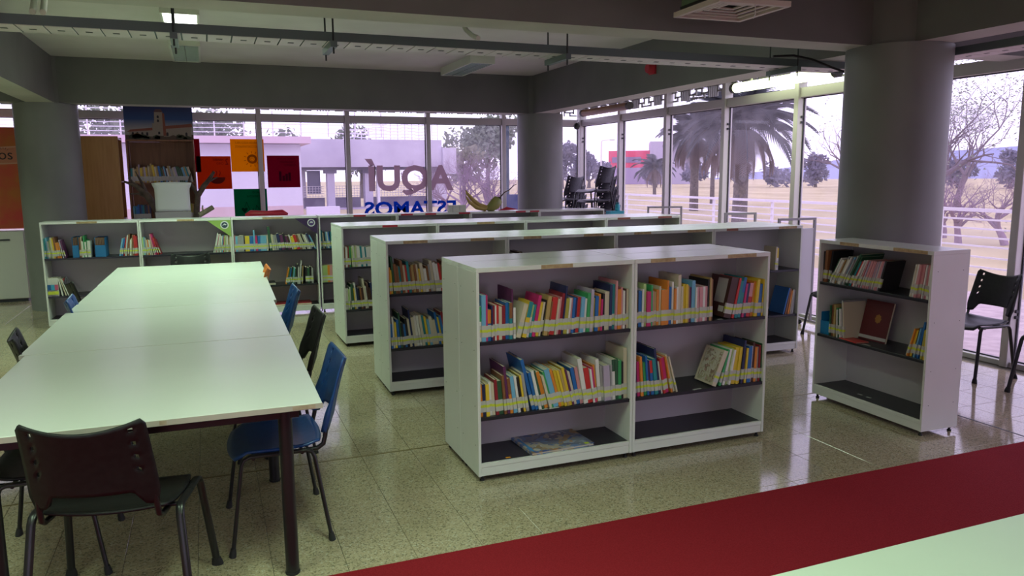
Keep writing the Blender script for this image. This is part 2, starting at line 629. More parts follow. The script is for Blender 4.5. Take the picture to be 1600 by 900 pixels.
names = ['bay behind the orange poster', 'bay behind the grey column and wooden shelf', 'bay with the yellow and orange posters', 'bay with the dark red poster', 'bay with the letters SOM', 'bay with the letters A and E', 'corner bay with the blue banner outside']
for i in range(7):
    window_bay(i + 1, (bx[i], Y1 + 0.02, 0), 0, bx[i + 1] - bx[i], 'floor to ceiling back window, ' + names[i])
names = ['corner bay next to the stacked chairs', 'bay showing the red building', 'bay showing the small palm', 'bay showing the big palm crown', 'bay showing the thick palm trunk', 'bay behind the thick column', 'bay behind the black chair']
for i in range(12):
    lab = 'side window, ' + names[i] if i < 7 else 'side window, number %d from the far corner, beyond the picture' % (i + 1)
    window_bay(8 + i, (X1 + 0.02, by[i], 0), rad(-90), by[i] - by[i + 1], lab, True)
for i in range(5):  # unseen rear windows, added for daylight on the bookcase fronts
    window_bay(20 + i, (X1 - 1.325 * (i + 5), Y0 - 0.02, 0), math.pi, 1.325, 'added unseen floor to ceiling window behind the photographer, number %d from the side windows' % (i + 1))
tag(MB().box(X1 - 0.05, Y1 - 0.04, 0, X1 + 0.07, Y1 + 0.07, 2.885).build('trim_3', ALU, bevel=0.004), 'pale aluminium corner post where both window walls meet', 'trim', kind='structure')

# ================================================================== OUTSIDE
GRASSM = noisy('dry_grass', (0.36, 0.30, 0.15), (0.50, 0.42, 0.24), 0.25, 0.95, coord='World', detail=8)
PATHM = noisy('pinkish_paving', (0.40, 0.31, 0.31), (0.54, 0.43, 0.42), 6, 0.85, coord='World', detail=8)
tag(MB().box(-60, -40, -0.5, 170, 200, -0.16).build('ground', GRASSM), 'wide dry yellow lawn around the library', 'ground', kind='structure')
tag(MB().box(6.46, -12, -0.16, 10.6, 24, -0.14).build('path', PATHM), 'pinkish paved terrace outside the side windows', 'path', kind='structure')
tag(MB().box(-12, 13.0, -0.16, 6.4, 30.4, -0.145).build('path', noisy('violet_paving', (0.30, 0.25, 0.34), (0.40, 0.34, 0.43), 1.2, 0.7, coord='World')), 'grey paved yard outside the back windows', 'path', kind='structure')

RAILM = mat('white_rail_paint', (0.74, 0.70, 0.76), 0.5)
rl = thing('railing', 'white horizontal bar railing at the edge of the paved terrace', 'railing', (12.0, 0, 0))
for k, z in enumerate((1.0, 0.845, 0.69, 0.55, 0.40, 0.22, 0.05, -0.09)):
    h = 0.028 if k == 0 else 0.014
    MB().box(-h, -6, z - h, h, 26, z + h).build('rail', RAILM, rl)
for k in range(15):
    y = -5.5 + 2.2 * k
    MB().box(0.015, y - 0.025, -0.16, 0.065, y + 0.025, 0.97).build('post', RAILM, rl)

WALLW = noisy('white_render', (0.60, 0.56, 0.66), (0.66, 0.62, 0.70), 0.6, 0.85)
PINKW = mat('pinkish_plinth', (0.55, 0.40, 0.42), 0.85)
CONCO = noisy('weathered_concrete', (0.42, 0.38, 0.50), (0.52, 0.48, 0.60), 0.5, 0.9)
DARKO = mat('dark_soffit', (0.12, 0.10, 0.16), 0.9)
b1 = thing('low_building', 'white rendered building with pink eaves seen through the posters', 'building', (0, 0, 0))
MB().box(-9.0, 32, 0.45, 3.6, 40, 2.86).build('wall', WALLW, b1)
MB().box(-9.0, 31.93, -0.16, 3.6, 40, 0.45).build('plinth', PINKW, b1)
MB().box(-9.3, 31.4, 2.88, 3.95, 40.3, 3.14).build('roof_slab', mat('pink_eaves', (0.62, 0.45, 0.52), 0.8), b1)
MB().box(-1.0, 31.85, 1.05, -0.35, 31.93, 1.45).build('wall_box', PINKW, b1)
MB().box(3.62, 31.0, -0.16, 4.9, 31.25, 0.42).build('low_wall', mat('white_low_wall', (0.66, 0.60, 0.70), 0.8), b1)
rr_ = thing('roof_railing', 'thin white railing and mesh along the roof of the white building', 'railing', (0, 31.7, 3.14))
for k in range(6):
    MB().box(-9.2, -0.015, 0.14 + 0.16 * k, 7.0, 0.015, 0.165 + 0.16 * k).build('rail', RAILM, rr_)
for k in range(16):
    x = -9.1 + 1.06 * k
    MB().box(x - 0.025, 0.016, 0, x + 0.025, 0.06, 1.02).build('post', RAILM, rr_)
b2 = thing('covered_walkway', 'raised concrete walkway on square pillars behind the window lettering', 'building', (0, 0, 0))
MB().box(3.97, 41.6, 2.05, 12.25, 44.0, 3.5).build('parapet', CONCO, b2)
MB().box(4.2, 42.0, 1.9, 12.2, 44.0, 2.05).build('soffit', DARKO, b2)
MB().box(12.26, 41.4, 1.65, 13.02, 43.4, 3.08).build('end_block', CONCO, b2)
for x, w in ((6.05, 0.38), (8.05, 0.42), (11.9, 0.75)):
    MB().box(x, 42.1, -0.16, x + w, 42.7, 1.9).build('pillar', CONCO, b2)
    MB().box(x - 0.12, 42.05, 1.72, x + w + 0.12, 42.75, 1.9).build('pillar_cap', DARKO, b2)
MB().box(4.9, 43.6, -0.16, 5.1, 43.9, 1.9).build('pillar', CONCO, b2)
MB().box(5.2, 43.7, 0.6, 5.9, 43.9, 1.88).build('dark_window', mat('dark_glass', (0.14, 0.13, 0.24), 0.3), b2)
MB().box(8.75, 42.3, -0.16, 8.9, 42.6, 1.9).build('down_pipe', RAILM, b2)
tag(MB().box(4.9, 41.0, -0.16, 11.5, 43.8, -0.12).build('path', noisy('violet_walk', (0.34, 0.28, 0.40), (0.42, 0.36, 0.48), 0.8, 0.7)), 'violet grey floor below the raised walkway', 'path', kind='structure')
wf = thing('walkway_fence', 'low dark wall with a white mesh fence beside the walkway pillars', 'fence', (0, 0, 0))
for x0_, x1_, z0_, z1_ in ((4.9, 6.0, 0.05, -0.05), (6.5, 7.95, 0.02, -0.1), (8.5, 11.9, -0.05, -0.12)):
    MB().box(x0_, 43.0, -0.16, x1_, 43.25, 0.42).build('low_wall', DARKO, wf)
    for k in range(5):
        z = 0.5 + 0.13 * k
        MB().box(x0_, 43.1, z, x1_, 43.13, z + 0.022).build('wire', RAILM, wf)
    m = MB()
    for k in range(int((x1_ - x0_) / 0.16) + 1):
        m.box(x0_ + 0.16 * k, 43.1, 0.42, x0_ + 0.16 * k + 0.018, 43.13, 1.05)
    m.build('mesh_bars', RAILM, wf)['kind'] = 'stuff'
ms = thing('roof_screen', 'white lattice screen on the roof of the raised walkway', 'screen', (0, 42.5, 3.5))
m = MB()
for k in range(6):
    z = 0.12 + 0.17 * k
    for j in range(12):
        x = 7.0 + 0.4 * j
        if 0.17 * k > 0.25 + 0.11 * j:
            continue
        m.box(x, -0.02, z + 0.03 * math.sin(j * 1.7), x + 0.42, 0.02, z + 0.045 + 0.03 * math.sin(j * 1.7))
m.build('slat_field', RAILM, ms)['kind'] = 'stuff'
for j in range(12):
    MB().box(7.2 + 0.4 * j, 0.021, 0, 7.25 + 0.4 * j, 0.06, min(1.0, 0.3 + 0.11 * j)).build('post', RAILM, ms)
for x, z0_, z1_, k in ((12.25, 3.5, 4.6, 0),):
    ld = thing('roof_ladder', 'small white ladder standing up at the end of the walkway roof', 'ladder', (x, 42.6, 3.5))
    for dx in (-0.28, 0.05):
        MB().box(dx, 0, 0, dx + 0.04, 0.05, 1.15).build('rail', RAILM, ld)
    for q in range(6):
        MB().box(-0.24, 0.01, 0.1 + 0.18 * q, 0.05, 0.04, 0.13 + 0.18 * q).build('rung', RAILM, ld)

# red building far away
b3 = thing('campus_building', 'distant building with a bright red front and a grey block', 'building', (57.4, 105.4, 0), rad(-29.9))
MB().box(0, 0, -0.16, 6.2, 6, 4.9).build('red_front', mat('red_facade', (0.62, 0.05, 0.13), 0.6), b3)
MB().box(0.55, -0.1, 3.1, 4.9, 0.05, 3.95).build('window', mat('dark_facade_glass', (0.20, 0.14, 0.26), 0.3), b3)
MB().box(-0.1, -0.15, -0.16, 6.2, -0.02, 2.35).build('ground_floor', mat('violet_grey_wall', (0.33, 0.26, 0.42), 0.8), b3)
MB().box(6.2, -1.0, -0.16, 12.5, 6, 6.2).build('grey_block', mat('grey_facade', (0.40, 0.36, 0.48), 0.8), b3)
lp = thing('street_lamp', 'slim street lamp with one arm beyond the lawn', 'lamp', (42.3, 79.4, -0.16))
MB().tube([(0, 0, 0), (0, 0, 5.3), (0.15, -0.1, 5.45)], 0.09, 6).build('pole', RAILM, lp)
MB().tube([(0.1, -0.06, 5.45), (1.0, -0.5, 5.5)], 0.06, 6).build('arm', RAILM, lp)
MB().box(0.85, -0.7, 5.42, 1.35, -0.4, 5.55).build('lamp_head', mat('lamp_head_grey', (0.4, 0.4, 0.45), 0.5), lp)
bn = thing('banner', 'tall blue banner standing outside the corner window', 'banner', (5.03, 13.1, -0.16))
MB().box(-0.09, -0.01, 0.10, 0.08, 0.01, 2.66).build('banner_cloth', mat('teal_blue_cloth', (0.02, 0.10, 0.17), 0.6), bn)
MB().box(-0.03, -0.03, 0.10, 0.26, -0.012, 1.45).build('blue_panel', mat('bright_blue', (0.01, 0.07, 0.34), 0.5), bn)
MB().box(-0.16, -0.2, 0, 0.22, 0.2, 0.10).build('base', DARKM, bn)


# ---- plants
def leafy(name, label, x, y, h, rw, n, leafm, trunk_h, trunk_r, seed, size=0.25, group='trees beyond the lawn', zc=None, flat=0.8):
    r = random.Random(seed)
    t = thing(name, label, 'tree', (x, y, -0.16), r.uniform(0, 6), group)
    tb = MB()
    tb.tube([(0, 0, 0), (0.02, 0, trunk_h * 0.5), (0.05, 0.03, trunk_h)], [trunk_r, trunk_r * 0.8, trunk_r * 0.6], 7)
    blobs = []
    for k in range(9):
        a = r.uniform(0, 6.28)
        q = r.uniform(0.1, 0.65) * rw
        z = trunk_h + r.uniform(0.1, 0.85) * (h - trunk_h)
        blobs.append((q * math.cos(a), q * math.sin(a), z, r.uniform(0.3, 0.5) * rw))
        tb.tube([(0.05, 0.03, trunk_h * 0.9), (q * math.cos(a) * 0.5, q * math.sin(a) * 0.5, (trunk_h + z) / 2), (q * math.cos(a), q * math.sin(a), z)], [trunk_r * 0.45, trunk_r * 0.3, trunk_r * 0.12], 5)
    tb.build('trunk', BARK, t)
    fm = MB()
    for k in range(n):
        bx_, by_, bz_, br_ = r.choice(blobs)
        d = Vector((r.gauss(0, 1), r.gauss(0, 1), r.gauss(0, 1) * flat)).normalized() * br_ * r.uniform(0.55, 1.05)
        c_ = Vector((bx_, by_, bz_)) + d
        u = Vector((r.gauss(0, 1), r.gauss(0, 1), r.gauss(0, 1))).normalized()
        v = u.orthogonal().normalized()
        s = size * r.uniform(0.6, 1.3)
        fm.add([c_ - u * s, c_ + v * s * 0.5, c_ + u * s, c_ - v * s * 0.5], [(0, 1, 2, 3)])
    fm.build('foliage', leafm, t)['kind'] = 'stuff'
    return t


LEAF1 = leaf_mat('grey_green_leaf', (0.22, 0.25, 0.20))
LEAF2 = leaf_mat('hazy_green_leaf', (0.20, 0.19, 0.26))  # violet grey of distant haze put into the leaf colour
LEAF3 = leaf_mat('olive_leaf', (0.24, 0.24, 0.17))
leafy('broad_tree', 'large round green tree behind the tangle of bare shrubs', 20.3, 56.5, 5.9, 3.2, 2600, LEAF1, 2.4, 0.2, 3, 0.22)
leafy('broad_tree', 'smaller tree beside the raised walkway end block', 15.3, 47.0, 3.5, 1.4, 700, LEAF3, 1.2, 0.15, 4, 0.2)
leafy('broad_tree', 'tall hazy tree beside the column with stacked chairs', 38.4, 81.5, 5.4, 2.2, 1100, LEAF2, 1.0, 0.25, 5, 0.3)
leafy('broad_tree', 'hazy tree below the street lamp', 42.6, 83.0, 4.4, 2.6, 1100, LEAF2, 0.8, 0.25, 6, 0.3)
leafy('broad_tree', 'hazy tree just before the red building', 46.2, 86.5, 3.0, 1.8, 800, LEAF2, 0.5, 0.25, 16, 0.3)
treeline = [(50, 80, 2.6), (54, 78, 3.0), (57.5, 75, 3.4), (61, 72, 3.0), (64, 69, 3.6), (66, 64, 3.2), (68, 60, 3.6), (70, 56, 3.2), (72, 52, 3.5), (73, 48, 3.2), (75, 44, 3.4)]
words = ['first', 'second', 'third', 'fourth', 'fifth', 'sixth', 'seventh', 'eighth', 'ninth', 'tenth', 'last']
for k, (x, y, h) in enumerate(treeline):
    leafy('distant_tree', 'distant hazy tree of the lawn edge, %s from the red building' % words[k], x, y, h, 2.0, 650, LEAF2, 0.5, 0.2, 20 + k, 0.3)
for k, (x, y, h, lab) in enumerate(((-4.5, 52, 6.0, 'left'), (0.5, 55, 5.8, 'middle'), (5.5, 58, 5.6, 'right'), (11.2, 60, 5.6, 'outer'))):
    leafy('roofline_tree', ('pale tree rising over the %s of the white building roof' % {'left': 'column end', 'middle': 'poster side', 'right': 'lattice side', 'outer': 'walkway side'}[lab]), x, y, h, 2.6, 1000, LEAF1, 2.0, 0.2, 40 + k, 0.25)


def palm(label, x, y, h, fl, n, tr, seed, dead=5):
    r = random.Random(seed)
    t = thing('palm_tree', label, 'palm', (x, y, -0.16), r.uniform(0, 6), 'palms on the lawn')
    MB().tube([(0, 0, 0), (0.03, 0, h * 0.5), (0.0, 0, h)], [tr * 1.15, tr, tr * 0.95], 9).build('trunk', BARK, t)
    fm = MB()
    N = 9
    pts = []
    for k in range(N + 1):
        s = k / N
        pts.append(Vector((fl * (s - 0.12 * s * s), 0, fl * (0.42 * s - 0.75 * s * s))))
    fm.tube(pts, [0.03 * (1 - 0.8 * k / N) + 0.006 for k in range(N + 1)], 4)
    for k in range(30):
        s = 0.08 + 0.90 * k / 30
        i = min(int(s * N), N - 1)
        p = pts[i].lerp(pts[i + 1], s * N - i)
        L = fl * 0.30 * math.sin(math.pi * min(1, 0.18 + 0.8 * s)) + 0.05
        for sd in (-1, 1):
            tip = p + Vector((L * 0.55, sd * L * 0.75, -L * 0.35))
            fm.add([p + Vector((-0.045, 0, 0)), p + Vector((0.045, 0, 0.01)), tip], [(0, 1, 2)])
    me = fm.mesh('frond', LEAF_P)
    me2 = fm.mesh('dry_frond', LEAF_D)
    for k in range(n):
        o_ = link('frond', me, t, loc=(0, 0, h))
        o_.rotation_euler = (0, rad(-55 + 75 * (k / n) + r.uniform(-10, 10)), k * 2.4 + r.uniform(-0.2, 0.2))
        sc = r.uniform(0.8, 1.1)
        o_.scale = (sc, sc, sc)
    for k in range(dead):
        o_ = link('dry_frond', me2, t, loc=(0, 0, h - 0.15))
        o_.rotation_euler = (0, rad(40 + r.uniform(-8, 12)), k * 6.28 / dead + r.uniform(-0.3, 0.3))
        o_.scale = (0.85, 0.85, 0.85)


LEAF_P = leaf_mat('palm_leaf', (0.11, 0.115, 0.13))
LEAF_D = leaf_mat('dry_palm_leaf', (0.20, 0.14, 0.12))
palm('large palm with dense drooping crown on the lawn', 21.4, 30.9, 3.6, 2.1, 60, 0.19, 1, 16)
palm('nearest palm with thick trunk and arching fronds', 17.35, 22.3, 3.5, 2.5, 60, 0.24, 2, 14)
palm('small palm in front of the red building', 31.7, 50.9, 2.2, 1.9, 22, 0.12, 3, 4)
palm('slender palm behind the large dense palm', 26.5, 36.5, 2.9, 1.7, 22, 0.12, 4, 4)


def bare(name, label, x, y, seed, h0, r0, lean, depth, matl, group=None, leaves=0, spread=0.6, cat='tree', first=3, shrink=0.74, p3=0.45):
    r = random.Random(seed)
    t = thing(name, label, cat, (x, y, -0.16), 0, group)
    m = MB()
    tips = []

    def grow(p, d, L, rad_, k):
        q = p.copy()
        pts = [q.copy()]
        rs = [rad_]
        dd = d.copy()
        for s in range(3):
            dd = (dd + Vector((r.gauss(0, 0.13), r.gauss(0, 0.13), r.gauss(0, 0.09)))).normalized()
            q = q + dd * L / 3
            pts.append(q.copy())
            rs.append(rad_ * (1 - 0.13 * (s + 1)))
        m.tube(pts, rs, 6 if k > 4 else (4 if k > 2 else 3), cap=False)
        if k == 0:
            tips.append(q)
            return
        nb = first if k == depth else (3 if r.random() < p3 else 2)
        for b in range(nb):
            ax = Vector((r.gauss(0, 1), r.gauss(0, 1), r.gauss(0, 0.6))).normalized()
            nd = (dd + ax * spread + Vector((0, 0, 0.10))).normalized()
            src = pts[-1] if b == 0 else pts[r.choice((2, 3, 3))]
            grow(src, nd, L * shrink * r.uniform(0.8, 1.1), rs[-1] * r.uniform(0.62, 0.8), k - 1)
    grow(Vector((0, 0, 0)), Vector(lean).normalized(), h0, r0, depth)
    m.build('trunk', matl, t)
    if leaves:
        fm = MB()
        for k in range(leaves):
            p = r.choice(tips) + Vector((r.gauss(0, 0.25), r.gauss(0, 0.25), r.gauss(0, 0.2)))
            u = Vector((r.gauss(0, 1), r.gauss(0, 1), r.gauss(0, 1))).normalized() * 0.05
            v = u.orthogonal().normalized() * 0.02
            fm.add([p - u, p + v, p + u, p - v], [(0, 1, 2, 3)])
        fm.build('foliage', LEAF1, t)['kind'] = 'stuff'
    return t


BARE = mat('bare_branch', (0.16, 0.12, 0.15), 0.9)
TWIG = mat('purple_twig', (0.26, 0.17, 0.24), 0.9)
bare('bare_tree', 'wide leafless tree with a leaning trunk behind the thick column', 19.0, 17.3, 5, 1.7, 0.20, (0.28, -0.42, 0.75), 7, BARE, leaves=3000, spread=0.78, first=6, shrink=0.78, p3=0.85)
bare('bare_tree', 'leafless tree with fine branches behind the nearest palm', 24.5, 24.0, 9, 1.5, 0.15, (0.0, 0.1, 1), 7, BARE, leaves=0, spread=0.75, first=5, shrink=0.78, p3=0.75)
bare('bare_tree', 'dark leafless tree seen through the window letter U', 15.5, 62.0, 12, 1.1, 0.14, (0.1, 0, 1), 5, BARE, spread=0.7)
bare('bare_tree', 'leafless tree at the rim of the lawn, right of the nearest palm', 30.0, 24.0, 19, 1.7, 0.16, (0.0, 0.1, 1), 6, BARE, leaves=0, spread=0.65, first=4)
k = 0
for x, y, sd, lab in ((7.9, 24.8, 31, 'leafless violet shrub outside the letter A window'), (8.5, 24.5, 32, 'dense leafless shrub in the corner bay beside the letter A'), (9.1, 24.3, 33, 'leafless shrub partly hidden by the blue banner'), (8.3, 27.0, 34, 'taller leafless shrub behind the dense one'),
                      (17.3, 13.7, 35, 'violet twiggy shrub beyond the terrace railing'), (18.0, 13.0, 36, 'twiggy shrub beyond the railing, close to the window post'), (18.6, 15.2, 37, 'twiggy shrub near the foot of the leaning tree')):
    bare('bare_shrub', lab, x, y, sd, 0.85 if y > 20 else 0.62, 0.10, (0, 0, 1), 6, TWIG, 'leafless shrubs outside', cat='shrub', spread=0.85, first=9, leaves=0, shrink=0.78, p3=0.8)
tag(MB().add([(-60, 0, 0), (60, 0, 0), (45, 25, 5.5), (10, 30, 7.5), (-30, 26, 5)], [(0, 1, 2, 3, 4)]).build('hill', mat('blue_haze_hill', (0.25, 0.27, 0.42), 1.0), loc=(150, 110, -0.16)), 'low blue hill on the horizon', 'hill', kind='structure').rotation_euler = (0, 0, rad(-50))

# ================================================================== CEILING FITTINGS
def ceiling_lamp(x, y, lit, label, light=True, drop=0.06):
    r = thing('ceiling_light', label, 'ceiling light', (x, y, ZC), 0, 'fluorescent ceiling lights')
    w, L = 0.16, 0.66
    m = MB()
    m.box(-w, -L, -drop, -w + 0.02, L, 0).box(w - 0.02, -L, -drop, w, L, 0)
    m.box(-w + 0.02, -L, -drop, w - 0.02, -L + 0.02, 0).box(-w + 0.02, L - 0.02, -drop, w - 0.02, L, 0)
    m.box(-w + 0.02, -L + 0.02, -0.012, w - 0.02, L - 0.02, 0)
    m.build('housing', HOUS, r)
    if lit:
        for s in (-1, 1):
            MB().box(-w + 0.03, s * L / 2 - L / 2 + 0.03, -drop - 0.004, w - 0.03, s * L / 2 + L / 2 - 0.03, -0.03).build('diffuser', LAMPON, r)
        if light:
            lamp_light(x, y, ZC - drop - 0.02, 0.3, 1.3, LAMP_WATTS * (1.45 if y > 6.3 else (0.5 if y > 5 else 1.0)))
    else:
        for s in (-0.06, 0.06):
            MB().tube([(s, -L + 0.04, -0.03), (s, L - 0.04, -0.03)], 0.013, 8).build('tube', CAPW, r)
        for k in range(15):
            yy = -L + 0.06 + k * (2 * L - 0.12) / 14
            MB().box(-w + 0.021, yy - 0.004, -drop, w - 0.021, yy + 0.004, -0.045).build('slat', LOUV, r)
        MB().box(-0.004, -L + 0.021, -drop, 0.004, L - 0.021, -0.047).build('slat', LOUV, r)
    return r


ceiling_lamp(-0.12, 8.20, True, 'lit white ceiling light hanging above the far tables')
ceiling_lamp(-0.12, 9.98, False, 'unlit louvred ceiling light above the wooden shelf')
ceiling_lamp(3.30, 9.98, False, 'unlit louvred ceiling light near the right beam', drop=0.10)
for y, lab in ((9.6, 'beyond the column with the orange poster'), (6.6, 'over the hall left of the tables')):  # lamps out of view, added to light the left column and beam
    ceiling_lamp(-4.2, y, True, 'added unseen lit ceiling light ' + lab)
for x, lab in ((-0.12, 'above the middle of the reading tables, behind the front beam'), (3.3, 'above the second bookcase row, behind the front beam')):  # unseen lamps added behind the beam to brighten the tables and rows
    ceiling_lamp(x, 6.0, True, 'added unseen lit ceiling light ' + lab)
n = 0
for x in (-4.4, -1.4, 0.75):
    for y in (2.0, -0.6, -3.2):
        n += 1
        ceiling_lamp(x, y, True, 'lit ceiling light over the reading area behind the camera, number %d' % n)

# tube lamps under the side lintel
def tube_lamp(y0, y1, lit, label):
    r = thing('tube_lamp', label, 'lamp', (6.0, (y0 + y1) / 2, 2.66))
    L = (y1 - y0) / 2
    MB().tube([(0, -L + 0.06, 0), (0, L - 0.06, 0)], 0.055, 14).build('tube', TUBEON if lit else mat('brown_dusty_cover', (0.30, 0.17, 0.06), 0.35), r)
    for s in (-1, 1):
        MB().tube([(0, s * (L - 0.06), 0), (0, s * L, 0)], 0.058, 14).build('end_cap', mat('cap_dark', (0.08, 0.08, 0.06), 0.5), r)
        MB().box(-0.012, s * L * 0.6 - 0.012, 0.05, 0.012, s * L * 0.6 + 0.012, ZC - 2.66).build('bracket', HOUS, r)
    if lit:
        lamp_light(5.97, (y0 + y1) / 2, 2.59, 0.1, y1 - y0, 9, (0.86, 1.0, 0.58))


tube_lamp(6.22, 7.92, True, 'lit yellow green tube lamp under the side window lintel')
tube_lamp(10.36, 11.95, False, 'unlit brown tube lamp near the corner camera')
sc = thing('security_camera', 'small black ball camera on the window corner', 'camera', (6.02, 12.2, 2.46))
MB().lathe([(0.0, -0.06), (0.04, -0.045), (0.058, 0), (0.04, 0.045), (0.0, 0.06)], 14).build('ball', DARKM, sc)
MB().tube([(0, 0, 0.05), (0.03, 0.05, 0.10), (0.20, 0.30, 0.10)], 0.018, 6).build('bracket', CAPW, sc)
al = thing('alarm_box', 'small red alarm sounder fixed on the beam face', 'alarm', (4.69, 7.60, 2.80))
MB().box(-0.025, -0.06, -0.06, 0, 0.06, 0.06).build('base', REDP, al)
mm = MB().lathe([(0.052, 0), (0.052, 0.05), (0.045, 0.06)], 18)
mm.v = [(-0.025 - z, y, x) for x, y, z in mm.v]
mm.build('dome', REDP, al)

# air vent
vt = thing('air_vent', 'square white ceiling diffuser on a dark green duct', 'vent', (2.95, 3.94, 2.60), rad(-2))
MB().box(-0.21, -0.20, 0.06, 0.21, 0.20, ZC - 2.60).build('duct', DUCT, vt)
m = MB()
for s in range(5):
    a = 0.24 - 0.043 * s
    b_ = a - (0.028 if s == 0 else 0.02)
    z0_, z1_ = (0.0, 0.03) if s == 0 else (0.006 + 0.006 * s, 0.014 + 0.006 * s)
    ring = MB()
    ring.box(-a, -a, z0_, a, -b_, z1_).box(-a, b_, z0_, a, a, z1_).box(-a, -b_, z0_, -b_, b_, z1_).box(b_, -b_, z0_, a, b_, z1_)
    ring.build('frame' if s == 0 else 'vane', VENTW, vt)
MB().box(-0.212, -0.212, 0.045, 0.212, 0.212, 0.0595).build('back_plate', VENTD, vt)
MB().tube([(0.01, -0.22, 0.0), (0.012, -0.22, -0.05), (0.0, -0.222, -0.075)], 0.003, 5).build('string', CAPW, vt)

# cable tray
ct = thing('cable_tray', 'galvanised cable tray crossing under the ceiling beams', 'cable tray', (0, 0, 2.50))
YA, YB = 5.09, 5.36
MB().box(-6.9, YA, 0, 5.14, YA + 0.006, 0.055).build('side_rail', GALV, ct)
MB().box(-6.9, YB - 0.006, 0, 5.14, YB, 0.055).build('side_rail', GALV, ct)
pm = MB().box(-0.066, YA + 0.007, -0.002, 0.066, YB - 0.007, 0.002)
pm.box(-0.018, (YA + YB) / 2 - 0.012, -0.004, 0.018, (YA + YB) / 2 + 0.012, -0.0021, 1)
pme = pm.mesh('bottom_plate', [GALVL, DARKM])
for k in range(84):
    link('bottom_plate', pme, ct, loc=(-6.8 + 0.1415 * k, 0, 0))
ct2 = thing('cable_tray', 'short cable tray turning along the side windows', 'cable tray', (0, 0, 2.50))
MB().box(5.16, 2.0, 0, 5.166, 5.36, 0.055).build('side_rail', GALV, ct2)
MB().box(5.42, 2.0, 0, 5.426, 5.36, 0.055).build('side_rail', GALV, ct2)
pm = MB().box(5.168, -0.066, -0.002, 5.418, 0.066, 0.002).box(5.28, -0.018, -0.004, 5.30, 0.018, -0.0021, 1)
pme = pm.mesh('bottom_plate', [GALVL, DARKM])
for k in range(23):
    link('bottom_plate', pme, ct2, loc=(0, 2.1 + 0.1415 * k, 0))
for x, lab in ((-0.12, 'below the lit ceiling light'), (0.80, 'above the reading tables'), (2.42, 'above the second bookcase row'), (4.45, 'beside the thick column')):
    h_ = thing('tray_hanger', 'threaded rod hanger of the cable tray ' + lab, 'hanger', (x, 0, 2.47), 0, 'cable tray hangers')
    MB().box(-0.02, YA - 0.05, -0.012, 0.02, YB + 0.05, 0.026).build('channel', GALV, h_)
    for y in (YA - 0.03, YB + 0.03):
        MB().tube([(0, y, -0.05), (0, y, ZC - 2.47)], 0.006, 6).build('rod', DARKM, h_)
for x, lab in ((-0.85, 'left of the pair dropping into the cable tray'), (-0.80, 'right of the pair dropping into the cable tray'), (1.72, 'alone above the middle of the cable tray')):
    cd = thing('conduit', 'pale curved conduit pipe, ' + lab, 'pipe', (x, 0, 0))
    MB().tube([(0, 5.7, ZC), (0, 5.45, ZC - 0.28), (0.01, 5.22, 2.64), (0.02, 5.12, 2.59), (0.03, 5.03, 2.56)], 0.017, 8).build('pipe', HOUS, cd)
cb = MB().tube([(4.2, 5.05, 2.56), (4.4, 5.05, 2.575), (4.58, 5.04, 2.55), (4.75, 5.0, 2.49), (4.95, 4.93, 2.42)], 0.009, 6)
tag(cb.build('cable', RUBBER), 'black loose cable drooping off the tray beside the thick column', 'cable')

# ================================================================== FURNITURE
W, D, H = 0.958, 0.3085, 1.179
STR = {'tan': TAPE, 'white': TAPEW, 'red': TAPER, 'rust': TAPEB}


def bookcase_proto(w, h=H, zs=(0.78, 0.363)):
    r = thing('bookcase', '', 'bookcase')
    g = 0.0015
    MB().box(g, 0, 0.034, 0.018, D, h - 0.025).build('side_panel', WHITE, r, 0.001)
    MB().box(w - 0.018, 0, 0.034, w - g, D, h - 0.025).build('side_panel', WHITE, r, 0.001)
    MB().box(g, 0, h - 0.025, w - g, D, h).build('top', TOPWHITE, r, 0.0015)
    MB().box(0.018, D - 0.008, 0.06, w - 0.018, D - 0.002, h - 0.025).build('back_panel', BACKP, r)
    for z in zs:
        MB().box(0.0185, 0.006, z - 0.019, w - 0.0185, D - 0.01, z).build('shelf', SHELFBK, r, 0.001)
    MB().box(0.0185, 0.002, 0.083, w - 0.0185, 0.02, 0.1045).build('deck_rail', WHITE, r, 0.001)
    MB().box(0.0185, 0.021, 0.085, w - 0.0185, D - 0.01, 0.1045).build('deck', SHELFBK, r)
    MB().box(0.0185, 0.004, 0.034, w - 0.0185, 0.02, 0.082).build('plinth', WHITE, r, 0.001)
    for x in (0.03, w - 0.03):
        for y in (0.03, D - 0.03):
            MB().lathe([(0.012, 0), (0.014, 0.008), (0.008, 0.01), (0.008, 0.034)], 8, c=(x, y, 0)).build('foot', RUBBER, r)
    m = MB()
    for z in (0.20, 0.42, 0.73, 1.05):
        for y in (0.045, D - 0.05):
            for sx in (-1, 1):
                x = -0.0006 if sx < 0 else w
                m.box(x + (0 if sx < 0 else -0.0015), y - 0.002, z, x + (0.0022 if sx < 0 else 0.0006), y + 0.002, z + 0.004)
    m.build('screw_caps', DARKM, r)
    return r


proto = bookcase_proto(W)
used = [False]


def bookcase(loc, rotz, label, strips=(), group='low white bookcases', pr=None):
    p = pr or proto
    if pr is None and not used[0]:
        used[0] = True
        p.location, p.rotation_euler = loc, (0, 0, rotz)
        r = p
    else:
        r = dup(p, loc, rotz)
    r['label'] = label
    r['group'] = group
    EXTRA.append((r, strips))
    return r


EXTRA = []
a1, a2, a3, a4, a5 = 0.006, -0.0145, 0.0085, -0.0264, -0.046


